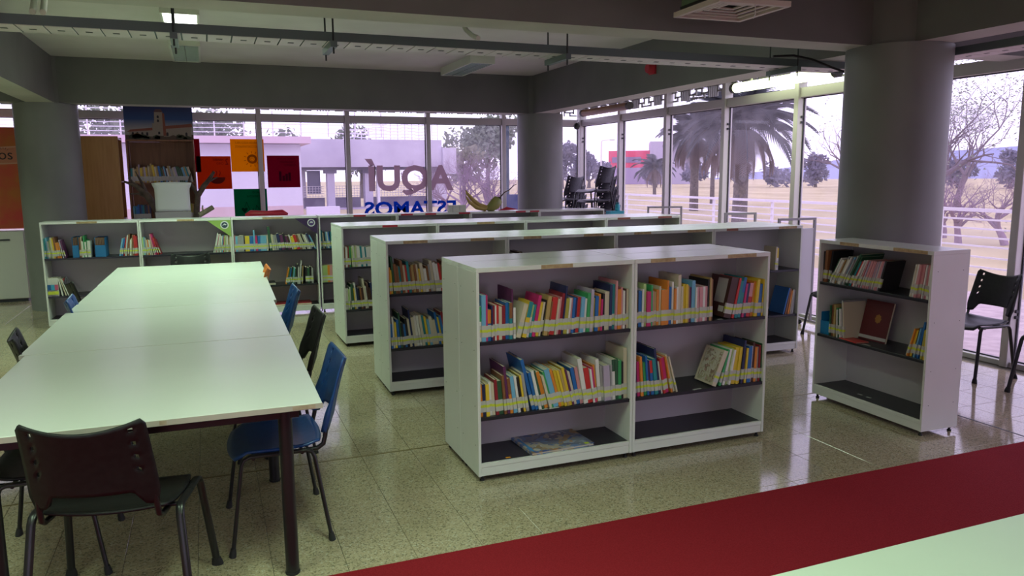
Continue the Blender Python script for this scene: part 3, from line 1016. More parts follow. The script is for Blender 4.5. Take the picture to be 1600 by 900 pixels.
def row(x, y, a, n, fl, bl, strips, single=False):
    out = []
    for k in range(n):
        px, py = x + k * W * math.cos(a), y + k * W * math.sin(a)
        out.append(bookcase((px, py, 0), a, fl[k], strips.get(k, ())))
        if not single:
            # back-to-back twin, turned half round
            qx = px + W * math.cos(a) - 0.6225 * math.sin(a)
            qy = py + W * math.sin(a) + 0.6225 * math.cos(a)
            bookcase((qx, qy, 0), a + math.pi, bl[k])
    return out


R1 = row(1.286, 3.788, a1, 2,
         ['nearest white bookcase, bay with a picture book lying on its bottom deck', 'nearest white bookcase, bay with an empty bottom deck and brown binder'],
         ['white bookcase back to back behind the picture book bay', 'white bookcase back to back behind the brown binder bay'],
         {0: ((0.375, 0.565, 'tan'),), 1: ((0.105, 0.27, 'tan'), (0.64, 0.85, 'tan'))})
R2 = row(1.208, 5.619, a2, 4,
         ['second row bookcase, end bay with two full shelves facing the tables', 'second row bookcase, bay with dark binders behind the nearest bookcase', 'second row bookcase, bay with a maroon and a navy album', 'second row bookcase, end bay with a tilted blue picture book'],
         ['back to back bookcase of the second row, at the table end', 'back to back bookcase of the second row, second from the tables', 'back to back bookcase of the second row, third from the tables', 'back to back bookcase of the second row, at the window end'],
         {0: ((0.135, 0.32, 'tan'), (0.40, 0.46, 'white'), (0.66, 0.85, 'tan')), 1: ((0.14, 0.29, 'tan'), (0.30, 0.35, 'white'), (0.665, 0.84, 'tan')), 2: ((0.17, 0.33, 'tan'), (0.69, 0.87, 'tan')), 3: ((0.13, 0.25, 'rust'), (0.26, 0.36, 'white'), (0.69, 0.89, 'tan'))})
R3 = row(1.179, 7.449, a3, 4,
         ['third row bookcase, end bay with red shelf label and thin books', 'third row bookcase, bay with small reddish books and tan label', 'third row bookcase, bay with black binders', 'third row bookcase, end bay with one maroon album'],
         ['back to back bookcase of the third row, at the table end', 'back to back bookcase of the third row, second from the tables', 'back to back bookcase of the third row, third from the tables', 'back to back bookcase of the third row, at the window end'],
         {0: ((0.40, 0.55, 'red'),), 1: ((0.42, 0.61, 'tan'),), 3: ((0.14, 0.30, 'rust'), (0.66, 0.84, 'rust'))})
R4 = row(1.242, 9.517, a4, 4,
         ['back row bookcase with green and orange magazines, behind the third row', 'back row bookcase under the window letters SOM', 'back row bookcase carrying the green ornament', 'back row bookcase ending before the stacked chairs'], None,
         {0: ((0.42, 0.57, 'red'),), 1: ((0.05, 0.20, 'red'), (0.36, 0.50, 'red'), (0.80, 0.95, 'red')), 2: ((0.62, 0.76, 'red'), (0.82, 0.95, 'red'))}, True)
W6 = 0.977
proto6 = bookcase_proto(W6)
R5 = []
labs = ['back row bookcase beside the grey column with blue magazine files', 'back row bookcase with the green corner sign', 'back row bookcase with the purple corner sign and red folder']
for k in range(3):
    loc = (-1.702 + k * W6 * math.cos(a5), 9.646 + k * W6 * math.sin(a5), 0)
    st = {0: ((0.36, 0.56, 'tan'),), 1: ((0.40, 0.58, 'tan'),), 2: ((0.35, 0.58, 'tan'),)}[k]
    if k == 0:
        proto6.location, proto6.rotation_euler = loc, (0, 0, a5)
        proto6['label'], proto6['group'] = labs[0], 'low white bookcases'
        EXTRA.append((proto6, st))
        R5.append(proto6)
    else:
        R5.append(bookcase(loc, a5, labs[k], st, pr=proto6))
proto5 = bookcase_proto(0.965, zs=(0.873, 0.49))
proto5.location, proto5.rotation_euler = (4.115, 4.370, 0), (0, 0, rad(-90) - 0.012)
proto5['label'] = 'freestanding white bookcase in front of the thick column'
proto5['group'] = 'low white bookcases'
EXTRA.append((proto5, ((0.20, 0.37, 'tan'), (0.66, 0.92, 'tan'))))
for r, strips in EXTRA:
    for x0_, x1_, k in strips:
        MB().box(x0_, -0.0012, H - 0.0235, x1_, -0.0001, H - 0.002).build('label_strip', STR[k], r)
# corner signs on the back row
for r, mcol, c1, c2 in ((R5[1], mat('lime_card', (0.30, 0.46, 0.10), 0.5), CAPW, mat('badge_navy', (0.03, 0.06, 0.10), 0.5)), (R5[2], mat('purple_card', (0.05, 0.025, 0.09), 0.5), CAPW, mat('badge_violet', (0.10, 0.06, 0.22), 0.5))):
    sg = MB().prism([(W6 - 0.26, H - 0.025), (W6 - 0.004, H - 0.025), (W6 - 0.004, H - 0.22)], -0.004, -0.001).build('corner_sign', mcol, r)
    b = MB()
    pts = [(W6 - 0.072 + 0.046 * math.cos(t * math.pi / 10), H - 0.08 + 0.046 * math.sin(t * math.pi / 10)) for t in range(20)]
    b.prism(pts, -0.006, -0.0041, 0)
    pts = [(W6 - 0.072 + 0.034 * math.cos(t * math.pi / 10), H - 0.08 + 0.034 * math.sin(t * math.pi / 10)) for t in range(20)]
    b.prism(pts, -0.0075, -0.0061, 1)
    b.prism([(W6 - 0.098, H - 0.09), (W6 - 0.075, H - 0.062), (W6 - 0.050, H - 0.072), (W6 - 0.058, H - 0.085), (W6 - 0.075, H - 0.078)], -0.0085, -0.0076, 0)
    b.build('badge', [c1, c2], sg)

# ---- tables
def table(cx, y0, y1, w, label, a=0.0, legs=(0.06, 0.06)):
    L = y1 - y0
    r = thing('reading_table', label, 'table', (cx, y0, 0), a, 'white reading tables in a row')
    MB().box(-w / 2, 0, 0.726, w / 2, L, 0.75).build('table_top', TOPWHITE, r, 0.0015)
    e_ = MB()
    e_.box(-w / 2 - 0.002, -0.002, 0.727, w / 2 + 0.002, 0.0, 0.749)
    e_.build('edge_band', mat('cream_edge_band', (0.50, 0.48, 0.42), 0.5), r)
    m = MB()
    m.box(-w / 2 + 0.09, 0.05, 0.685, w / 2 - 0.09, 0.08, 0.725).box(-w / 2 + 0.09, L - 0.08, 0.685, w / 2 - 0.09, L - 0.05, 0.725)
    m.box(-w / 2 + 0.09, 0.081, 0.685, -w / 2 + 0.12, L - 0.081, 0.725).box(w / 2 - 0.12, 0.081, 0.685, w / 2 - 0.09, L - 0.081, 0.725)
    m.build('apron', BLACKM, r)
    for sx in (-1, 1):
        for y in (legs[0], L - legs[1]):
            o_ = MB().tube([(0, 0, 0.012), (0, 0, 0.7255)], 0.028, 16).build('leg', BLACKM, r, loc=(sx * (w / 2 - 0.145), y, 0))
            MB().lathe([(0.029, 0), (0.031, 0.006), (0.0305, 0.012)], 16).build('foot_cap', RUBBER, o_)
    return r


t1 = table(-0.278, 3.125, 4.562, 1.335, 'nearest white reading table with chipped cream edge', -0.012, (0.07, 0.30))
MB().box(0.55, -0.0032, 0.73, 0.64, -0.0021, 0.747).build('edge_chip', EDGEWOOD, t1)
MB().box(0.06, -0.0032, 0.731, 0.085, -0.0021, 0.747).build('edge_chip', EDGEWOOD, t1)
table(-0.276, 4.572, 5.922, 1.36, 'white reading table second from the camera, joined to nearest', -0.012)
table(-0.245, 5.934, 7.300, 1.37, 'white reading table third from the camera, before the last', -0.02)
table(-0.215, 7.308, 8.69, 1.385, 'farthest white reading table, close to the back row bookcases', -0.02)
wt = thing('white_table', 'white table on the red carpet, cropped by the photo corner', 'table', (2.15, 0.77, 0), 0.005)
MB().box(-1.6, -0.56, 0.726, 1.6, 0.56, 0.75).build('table_top', noisy('white_laminate_lamp_tint', (0.50, 0.56, 0.49), (0.53, 0.59, 0.52), 2.0, 0.4), wt, 0.002)  # green lamp light and a dimmer tone put into the white laminate colour
for sx in (-1.4, 1.4):
    for sy in (-0.45, 0.45):
        MB().tube([(sx, sy, 0.004), (sx, sy, 0.7255)], 0.028, 12).build('leg', BLACKM, wt)
tag(MB().box(-3.0, -3.0, 0.0002, 6.15, 3.10, 0.005).build('carpet', CARPET, bevel=0.002), 'long plain red carpet across the floor in front of the bookcases', 'carpet')


# ---- chairs
def shell(rows, th, holes=()):
    """closed sheet of given thickness from a grid of points rows[j][i]"""
    nj, ni = len(rows), len(rows[0])
    top = [p for r_ in rows for p in r_]
    nrm = []
    for j in range(nj):
        for i in range(ni):
            du = rows[j][min(i + 1, ni - 1)] - rows[j][max(i - 1, 0)]
            dv = rows[min(j + 1, nj - 1)][i] - rows[max(j - 1, 0)][i]
            nrm.append(du.cross(dv).normalized())
    ths = th if isinstance(th, list) else [th] * len(top)
    bot = [p - n_ * t_ for p, n_, t_ in zip(top, nrm, ths)]
    N = nj * ni
    cells = {(i, j) for i in range(ni - 1) for j in range(nj - 1)} - set(holes)
    fs = []
    for i, j in cells:
        a_, b_, c_, d_ = j * ni + i, j * ni + i + 1, (j + 1) * ni + i + 1, (j + 1) * ni + i
        fs.append((a_, b_, c_, d_))
        fs.append((d_ + N, c_ + N, b_ + N, a_ + N))
        for (p, q), nb in (((a_, b_), (i, j - 1)), ((b_, c_), (i + 1, j)), ((c_, d_), (i, j + 1)), ((d_, a_), (i - 1, j))):
            if nb not in cells:
                fs.append((q, p, p + N, q + N))
    return MB().add(top + bot, fs, 0, True)


def smoothstep(t):
    t = max(0.0, min(1.0, t))
    return t * t * (3 - 2 * t)


def chair_proto(colour, label):
    pm_ = PLASTIC[colour]
    r = thing('plastic_chair', label, 'chair', group='plastic chairs on black tube frames')
    NI, NJ = 30, 18
    rows = []
    ths = []
    for j in range(NJ + 1):
        v = j / NJ
        rw_ = []
        for i in range(NI + 1):
            u = -1 + 2 * i / NI
            au = abs(u)
            zb = 0.485 + 0.06 * (1 - smoothstep((au - 0.62) / 0.22))
            zt = 0.795 + 0.042 * u * u - 0.025 * smoothstep((au - 0.93) / 0.07)
            z = zb + (zt - zb) * v
            hw = 0.212 - 0.012 * v - 0.012 * smoothstep((0.2 - v) / 0.2)
            y = -0.258 - 0.27 * (z - 0.46) + 0.05 * u * u - 0.02 * (v - 0.5) ** 2
            rw_.append(Vector((u * hw, y, z)))
            ths.append(0.009 + 0.017 * smoothstep((au - 0.62) / 0.2) * (1 - smoothstep((v - 0.2) / 0.4)))
        rows.append(rw_)
    holes = []
    for j in (7, 10, 13, 16):
        holes += [(3, j), (NI - 4, j)]
    shell(rows, ths, holes).build('backrest', pm_, r)
    rows = []
    for j in range(15):
        v = -1 + 2 * j / 14
        rw_ = []
        for i in range(17):
            u = -1 + 2 * i / 16
            x = u * 0.232 * math.sqrt(1 - 0.22 * v * v)
            y = v * 0.212 * math.sqrt(1 - 0.22 * u * u)
            z = 0.452 - 0.016 * (1 - u * u) * (1 - 0.4 * v * v) - 0.035 * smoothstep((v - 0.55) / 0.45) ** 2 + 0.012 * smoothstep((-v - 0.6) / 0.4)
            rw_.append(Vector((x, y, z)))
        rows.append(rw_)
    shell(rows, 0.010).build('seat', pm_, r)
    for sx in (-1, 1):
        for sy in (-1, 1):
            pts = [(0.277 * sx, 0.215 * sy, 0.012), (0.246 * sx, 0.158 * sy, 0.40), (0.244 * sx, 0.146 * sy, 0.424), (0.243 * sx, 0.122 * sy, 0.434), (0.243 * sx, 0.001 * sy, 0.434)]
            lg = MB().tube(pts, 0.0095, 12, wx=1.6).build('leg', BLACKM, r)
            MB().tube([(0.2785 * sx, 0.2175 * sy, 0), (0.277 * sx, 0.215 * sy, 0.018), (0.2755 * sx, 0.212 * sy, 0.036)], [0.016, 0.0145, 0.0115], 12, wx=1.45).build('foot_cap', RUBBER, lg)
        pts = [(0.192 * sx, 0.11, 0.418), (0.192 * sx, -0.13, 0.414), (0.191 * sx, -0.18, 0.418), (0.190 * sx, -0.207, 0.435), (0.189 * sx, -0.216, 0.47), (0.187 * sx, -0.222, 0.51), (0.185 * sx, -0.230, 0.545)]
        MB().tube(pts, 0.011, 10).build('back_support', BLACKM, r)
    MB().tube([(-0.243, 0.105, 0.424), (0.243, 0.105, 0.424)], 0.009, 8).build('crossbar', BLACKM, r)
    MB().tube([(-0.243, -0.105, 0.424), (0.243, -0.105, 0.424)], 0.009, 8).build('crossbar', BLACKM, r)
    return r


LFT, RGT = rad(90), rad(-90)   # chair front is local +y
protos = {}


def chair(colour, x, y, rz, label, z=0.0, tilt=None):
    if colour not in protos:
        protos[colour] = chair_proto(colour, label)
        r = protos[colour]
        r.location, r.rotation_euler = (x, y, z), (0, 0, rz)
    else:
        r = dup(protos[colour], (x, y, z), rz, label)
        r.scale = (1, 1, 1)
    return r


chair('black', -0.385, 3.24, rad(-12.5), 'black plastic chair at the near table end, back to the camera').scale = (1.06, 1, 1)
chair('blue', 0.23, 3.71, LFT, 'blue plastic chair half under the nearest table')
chair('black', 0.30, 4.88, LFT + 0.03, 'black plastic chair between the two blue chairs')
chair('blue', 0.27, 5.98, LFT, 'blue plastic chair beside the third table, before the orange chair')
chair('orange', 0.17, 7.50, LFT - 0.05, 'orange plastic chair at the farthest table')
chair('black', -0.70, 4.85, RGT + 0.15, 'black plastic chair facing the second table across from the tube legs')
chair('blue', -0.62, 6.12, RGT + 0.05, 'blue plastic chair tucked in opposite the bookcases')
chair('black', -0.79, 7.28, RGT + 0.25, 'black plastic chair near the white magazine boxes')
chair('black', -0.70, 3.76, RGT, 'black plastic chair cropped by the photo edge at the nearest table')
chair('black', -0.20, 8.80, math.pi, 'black plastic chair beyond the far table end')
chair('black', 5.78, 4.43, LFT - 0.04, 'black plastic chair by the window beside the freestanding bookcase')
chair('black', 5.78, 3.62, LFT, 'black plastic chair cropped at the picture edge by the window')
chair('black', 5.87, 5.90, LFT, 'black plastic chair mostly hidden behind the freestanding bookcase')
for k in range(7):
    chair('violet', 5.95 - 0.025 * k, 11.18 - 0.004 * k, LFT + rad(12), 'charcoal chair of the taller corner stack, %s from the floor' % words[k], z=0.158 * k)
for k in range(6):
    chair('violet', 5.72 - 0.025 * k, 11.86, LFT + rad(18), 'charcoal chair of the lower corner stack, %s from the floor' % words[k], z=0.158 * k)

# ================================================================== BOOKS
CC = {'w': ('white', (0.72, 0.72, 0.68)), 'cr': ('cream', (0.60, 0.54, 0.40)), 'y': ('yellow', (0.72, 0.52, 0.04)), 'o': ('orange', (0.70, 0.24, 0.03)),
      'r': ('red', (0.55, 0.035, 0.03)), 'dr': ('dark red', (0.26, 0.02, 0.03)), 'm': ('magenta', (0.55, 0.03, 0.16)), 'pk': ('pink', (0.62, 0.28, 0.30)),
      'b': ('blue', (0.02, 0.14, 0.42)), 'lb': ('light blue', (0.16, 0.42, 0.62)), 'nv': ('navy', (0.02, 0.03, 0.10)), 't': ('teal', (0.02, 0.24, 0.27)),
      'g': ('green', (0.05, 0.36, 0.12)), 'dg': ('dark green', (0.03, 0.10, 0.05)), 'pu': ('purple', (0.12, 0.03, 0.10)), 'br': ('brown', (0.24, 0.10, 0.04)),
      'db': ('dark brown', (0.07, 0.03, 0.025)), 'gy': ('grey', (0.34, 0.34, 0.34)), 'bk': ('black', (0.02, 0.02, 0.022)), 'tn': ('tan', (0.46, 0.32, 0.12)),
      'ol': ('olive', (0.42, 0.38, 0.06)), 'lg': ('light green', (0.42, 0.58, 0.22)), 'lv': ('lavender', (0.44, 0.38, 0.50))}
PAGES = mat('page_block', (0.62, 0.57, 0.44), 0.85)
LABW = mat('label_white', (0.50, 0.50, 0.47), 0.6)
LABY = mat('label_yellow', (0.58, 0.66, 0.05), 0.55)
far_books = MB()
far_mats = []
far_idx = {}


def cm(c_):
    return mat('cover_' + CC[c_][0].replace(' ', '_'), CC[c_][1], 0.42)


def fi(m):
    if m.name not in far_idx:
        far_idx[m.name] = len(far_mats)
        far_mats.append(m)
    return far_idx[m.name]


def parse(spec, s=1.0):
    out = []
    for tok in spec.split():
        p = tok.split(':')
        c_ = p[0].split('/')
        out.append(dict(c=c_[0], c2=c_[1] if len(c_) > 1 else None, t=float(p[1]) * 0.001 * s, h=float(p[2]) * 0.01, a=rad(float(p[3])) if len(p) > 3 else 0.0))
    return out


NZ = 48
ZH = [k * 0.34 / NZ for k in range(NZ + 1)]


def extents(bk):
    """left and right reach of a leaning book over the height, pivot at the touching corner"""
    a, t, h = bk['a'], bk['t'], bk['h']
    ca, sa = math.cos(a), math.sin(a)
    pts = [(0, 0), (t, 0), (t, h), (0, h)]
    q = [(x * ca + z * sa, -x * sa + z * ca) for x, z in pts]
    zm = min(p[1] for p in q)
    q = [(p[0], p[1] - zm) for p in q]
    lo, hi = [], []
    for z in ZH:
        xs = []
        for i in range(4):
            (x0_, z0_), (x1_, z1_) = q[i], q[(i + 1) % 4]
            if (z0_ - z) * (z1_ - z) <= 0 and abs(z1_ - z0_) > 1e-9:
                xs.append(x0_ + (x1_ - x0_) * (z - z0_) / (z1_ - z0_))
            elif abs(z1_ - z0_) <= 1e-9 and abs(z - z0_) < 1e-6:
                xs += [x0_, x1_]
        lo.append(min(xs) if xs else None)
        hi.append(max(xs) if xs else None)
    return lo, hi, -zm


def pack(books, x):
    R = [x] * (NZ + 1)
    pos = []
    for bk in books:
        lo, hi, dz = extents(bk)
        px = max((R[k] - lo[k] for k in range(NZ + 1) if lo[k] is not None), default=x) + 0.0012
        for k in range(NZ + 1):
            if hi[k] is not None:
                R[k] = max(R[k], px + hi[k])
        pos.append((px, dz))
    return pos, max(R)


BOOKN = [0]
ORD = 'first second third fourth fifth sixth seventh eighth ninth tenth eleventh twelfth thirteenth fourteenth fifteenth'.split()
LABELS = set()
ALLB = []


def place_books(root, z, spec, phrase, x0, x1, align='left', fill=False, group=None, stuff=False, front=0.02, label=True, yellow=True):
    books = parse(spec)
    if fill:
        s = 1.0
        for _ in range(14):
            bs = parse(spec, s)
            _, end = pack(bs, x0)
            s *= 1 + 0.9 * ((x1 - x0) / max(0.05, end - x0) - 1)
        books = parse(spec, s * 0.995)
    pos, end = pack(books, x0)
    while end > x1 + 0.0005 and books:
        books.pop()
        pos, end = pack(books, x0)
    shift = (x1 - end) if align == 'right' else 0.0
    R = root.matrix_basis
    for k, (bk, (px, dz)) in enumerate(zip(books, pos)):
        yf = front + RNG.uniform(-0.004, 0.012)
        dep = max(0.13, min(0.215, bk['h'] * 0.80))
        t, h = bk['t'], bk['h']
        loc = R @ Vector((px + shift, yf, z + dz + 0.0003))
        rot = R.to_3x3() @ Matrix.Rotation(bk['a'], 3, 'Y')
        mw = rot.to_4x4()
        mw.translation = loc
        b = 0.0016 if t > 0.008 else 0.0008
        cov = MB()
        cov.box(0, 0, 0, b, dep, h).box(t - b, 0, 0, t, dep, h).box(b, 0, 0, t - b, b, h)
        if bk['c2']:
            zz = h * RNG.uniform(0.55, 0.72)
            cov.quad((-0.0003, -0.0004, zz), (t + 0.0003, -0.0004, zz), (t + 0.0003, -0.0004, h), (-0.0003, -0.0004, h), 0)
        pg = MB().box(b, b, 0.003, t - b, dep - 0.004, h - 0.003)
        lab = MB()
        if label:
            l0 = RNG.uniform(0.014, 0.020) + 0.006
            zs = (l0, l0 + 0.026, l0 + 0.041, l0 + 0.064)
            for q in range(3):
                mi = 1 if (q == 1 and yellow) else 0
                lab.quad((-0.0005, -0.0009, zs[q]), (t + 0.0005, -0.0009, zs[q]), (t + 0.0005, -0.0009, zs[q + 1]), (-0.0005, -0.0009, zs[q + 1]), mi)
                lab.quad((-0.0005, 0.012, zs[q]), (-0.0005, -0.0009, zs[q]), (-0.0005, -0.0009, zs[q + 1]), (-0.0005, 0.012, zs[q + 1]), mi)
                lab.quad((t + 0.0005, -0.0009, zs[q]), (t + 0.0005, 0.012, zs[q]), (t + 0.0005, 0.012, zs[q + 1]), (t + 0.0005, -0.0009, zs[q + 1]), mi)
        main = bk['c2'] or bk['c']
        mats_ = [cm(main)] if not bk['c2'] else [cm(bk['c2']), cm(bk['c'])]
        if bk['c2']:
            cov.m[-1] = 1
        if stuff:
            for sub, ms_ in ((cov, mats_), (pg, [PAGES]), (lab, [LABW, LABY])):
                vs = [mw @ Vector(p) for p in sub.v]
                o_ = len(far_books.v)
                far_books.v += [tuple(p) for p in vs]
                for f, mi in zip(sub.f, sub.m):
                    far_books.f.append(tuple(i + o_ for i in f))
                    far_books.m.append(fi(ms_[mi]))
                    far_books.sm.append(False)
            continue
        o = cov.build('book', mats_)
        o.matrix_world = mw
        pg.build('pages', PAGES, o)
        if label:
            lab.build('spine_label', [LABW, LABY], o)
        BOOKN[0] += 1
        nm = CC[bk['c']][0]
        size = 'thick' if t > 0.022 else ('thin' if t < 0.0105 else ('tall' if h > 0.235 else ''))
        name2 = (CC[bk['c']][0] + ' and ' + CC[bk['c2']][0]) if bk['c2'] else nm
        nb = []
        for q in (k - 1, k + 1):
            if 0 <= q < len(books):
                nb.append(CC[books[q]['c']][0])
        if len(nb) == 2:
            l_ = '%s %s book between %s and %s ones, %s' % (size, name2, nb[0], nb[1], phrase)
        else:
            l_ = '%s %s book at the %s of its group, %s' % (size, name2, 'start' if k == 0 else 'end', phrase)
        l_ = ' '.join(l_.split())
        if l_ in LABELS or len(l_.split()) > 16:
            same = [q for q in range(len(books)) if books[q]['c'] == bk['c']]
            l_ = ' '.join(('%s %s %s book, %s' % (ORD[same.index(k)], size, name2, phrase)).split())
        if len(l_.split()) > 16:
            l_ = l_.replace(size + ' ', '', 1)
        LABELS.add(l_)
        tag(o, l_, 'book', group or ('books on ' + phrase))


IN, OUT = 0.0195, W - 0.0195
UL = ("g/w:14:19 lb:22:25 m:10:25 o/b:17:17 nv:8:19 dr:10:19 w:7:19 r:14:19 cr:16:18 dr:20:18.5 b:16:20 br/t:16:20 pu:7:27 w:12:17 "
      "cr:24:19:15 t/y:22:20:13 lg/w:12:18:12 t:12:18:11 m:17:23:11 y:16:19:10 cr:10:19:10 bk:9:20:10 tn:20:22:8 br:8:19:8 r:30:21:8 cr:10:20:7 pk:10:21:7 dr:14:23:7 nv:8:27:7 ol:20:20:6 w:10:20:6 "
      "pk:10:20:5 b:14:20:5 nv:10:20:5 r:19:20:5 lb:20:20:4 w:14:19:4 g:18:22:3 lv:16:24:3 y:10:19:3 b:18:20:2 o:16:21:2 m:10:18:2 bk:12:21:1 cr:26:22:1 nv:14:26:1 t:18:26:1 pk:10:28:1 o:22:23:0 pk:10:24 w:12:22 db:8:23 cr:14:23")
LL = ("o:12:18:-2 nv:14:18:-2 y:16:18:-2 w:12:19:-3 cr:14:18:-3 dr:14:20:-4 dg:22:19:-4 br:12:22:-5 pu:12:27:-6 br/o:14:20:-6 lb:18:21:-7 w:12:21:-8 bk:16:20:-8 y:10:21:-8 gy:14:22:-9 b:16:30:-14 b:14:22:-13 w:14:23:-13 "
      "dg:10:23:-14 o:18:22:-15 cr:12:20:-16 g:10:22:-16 lb:26:23:-16 o:14:23:-16 y:14:22:-15 y:12:22:-15 tn:12:22:-15 y:14:23:-14 pu:10:22:-14 cr:14:20:-14 b:18:22:-12 pk:16:22:-11 w:22:27:-10 r:26:21:-9 w:10:20:-8 m:10:21:-8 "
      "o:10:22:-7 w:18:25:-5 gy:12:21:-4 lv:34:21:-3 gy:10:21:-2 dg/w:18:24:-2 dg:16:24:-2 g:18:23:-1 bk:10:22:-1 cr:20:30:-1")
place_books(R1[0], 0.78, UL, 'upper shelf over the picture book', IN, OUT, fill=True)
place_books(R1[0], 0.363, LL, 'middle shelf over the picture book', IN, OUT, fill=True)
URA = "y:10:20 bk:8:21 b:17:21 w:8:22 lg:14:25 m:20:20.5 g:9:24 pk:10:20.5 tn:12:20 o:12:21 cr:9:23 o:34:21 o:9:26 b:16:22 w:10:25 o:10:21 w:10:22 cr:16:29 cr:10:22 y:14:23 y:12:23 tn:10:22 pu:10:21 lb:18:25 w:7:21 pk:9:21 w:7:21 pk:9:21 pk:8:21 w:12:21 pk:14:21 bk:8:25 tn:10:26 br:8:25"
URB = "db:52:25:13 r:14:25:12 t:20:23:11 b/t:20:25:10 m:14:21:8 nv:18:21:8 pk/r:26:21:7 o:16:22:6 y:20:23:5 b:24:20:3 y:9:23:2"
LRA = "y:8:19:-2 nv:8:20:-2 m:16:21:-3 o:14:24:-4 bk:8:21:-4 g:16:20:-5 b:12:24:-5 pu:9:20:-6 r/b:18:21:-6 t:22:22:-7 nv:14:28:-9 w:8:20:-9 r:12:22:-10 m:24:22:-10 o:9:23:-13 cr:12:24:-15 cr:9:23:-16"
LRB = "cr:30:23:22 g:12:23:16 w:16:23:13 lg:12:23:11 w:14:22:10 y:26:23:8 y:16:23:7 y:10:23:6 nv:12:27:5 pu:10:22:4 y:12:22:4 b:26:23:3 w:8:23:3 db:14:25:2 o:16:22:2 gy:10:22:1 dr:12:23:1 dg:8:24:0"
place_books(R1[1], 0.78, URA, 'upper shelf of the brown binder bay', IN, 0.56, fill=True)
place_books(R1[1], 0.78, URB, 'upper shelf beside the brown binder', 0.60, OUT, 'right')
place_books(R1[1], 0.363, LRA, 'middle shelf below the brown binder', IN, 0.45)
place_books(R1[1], 0.363, LRB, 'middle shelf beyond the gap', 0.50, OUT, 'right')


def rnd(seed, n, cols, t0, t1, h0, h1, lean0, lean1, talls=0.1):
    r = random.Random(seed)
    o_ = []
    cl = cols.split()
    for k in range(n):
        c_ = r.choice(cl)
        if '+' in c_:
            c_ = c_.replace('+', '/')
        h = r.uniform(h0, h1) + (r.uniform(3, 6) if r.random() < talls else 0)
        o_.append('%s:%.0f:%.1f:%.1f' % (c_, r.uniform(t0, t1), h, lean0 + (lean1 - lean0) * k / max(1, n - 1)))
    return ' '.join(o_)


# second row, end bay (two full shelves) and what shows in the other bays
place_books(R2[0], 0.78, "o:12:20:-2 y:9:18:-3 dg:14:28:-5 " + rnd(11, 24, 'cr cr w tn y dr br br t gy w r', 11, 22, 18, 23, -5, -9, 0.12), 'upper shelf of the second row end bay', IN, 0.72)
place_books(R2[0], 0.363, "b:14:19:-2 w:12:24:-3 y:16:20:-3 b:18:22:-4 dg:12:27:-5 " + rnd(12, 22, 'cr w t dr r nv b bk y lb cr br', 11, 24, 18, 24, -6, -12, 0.15), 'middle shelf of the second row end bay', IN, 0.72)
place_books(R2[1], 0.78, "br:14:21 cr:12:20 dg:24:25:-2 bk:26:26:-4 w:14:21:-3 db:24:27:-6 dg:14:26:-9 bk:10:23:-14", 'second row shelf with dark binders', IN, 0.5)
place_books(R2[1], 0.78, "dr:20:22:6 r:16:22:5 bk:10:24:4 br:16:22:3 o:10:21:2 dr:22:24:1", 'far end of the dark binder shelf', 0.5, OUT, 'right', stuff=True)
place_books(R2[2], 0.78, "dr:40:25:-2 nv:26:26:-8 b:14:24:-18 nv:22:25:-28", 'second row shelf with the maroon album', IN, 0.62)
place_books(R2[2], 0.78, "tn:20:22:4 nv:24:25:2 bk:20:25:0", 'far end of the maroon album shelf', 0.6, OUT, 'right', stuff=True)
place_books(R2[3], 0.78, "bk:12:24 db:22:21 dr:16:21 br:12:22 cr:8:21 bk:10:25 nv:14:22:-4 w:8:22:-5 nv:8:21:-8", 'second row end bay near the window', IN, 0.45)
place_books(R2[3], 0.78, "cr:14:21:2 y/w:18:20:1", 'second row end bay behind nearest bookcase', 0.4, 0.72, 'right', stuff=True)
place_books(R2[3], 0.363, "b:12:25:14 br:18:24:12 o:14:22:10 cr:8:23:8 gy:22:22:6", 'middle shelf near the window end', 0.5, 0.93, 'right', label=False)
# third row
place_books(R3[0], 0.78, "br:14:19 w:13:20 cr:9:19 dr:12:20 g:14:20 " + rnd(21, 14, 'w w lg w g cr w t', 10, 18, 18.5, 20.5, -3, -5, 0), 'upper shelf of the third row end bay', IN, 0.42, stuff=True)
place_books(R3[0], 0.363, "w:26:21 lg:14:20 w:10:22:-2 dg:22:25:-3 y:9:21:-4 w:14:26:-5 " + rnd(22, 9, 'br nv w cr db bk', 11, 22, 20, 26, -5, -7, 0.1), 'middle shelf of the third row end bay', IN, 0.42, stuff=True)
place_books(R3[1], 0.78, rnd(23, 9, 'dr br r nv cr', 14, 26, 18, 22, 0, -3, 0), 'third row shelf with small reddish books', IN, 0.4, label=False, stuff=True)
place_books(R3[2], 0.78, "bk:60:24 w:8:25 bk:22:22 dg:22:22 bk:24:22 nv:18:22:-2 w:6:22:-3 bk:16:21:-5 w:5:21:-6", 'third row shelf with black binders', IN, 0.45, label=False, stuff=True)
place_books(R3[2], 0.78, "dr:18:22 r:14:24 br:18:22 cr:6:24 bk:14:22", 'far end of the black binder shelf', 0.5, OUT, 'right', label=False, stuff=True)
place_books(R3[3], 0.78, "dr:120:25", 'third row shelf under the rust label', 0.12, 0.4, label=False, stuff=True)
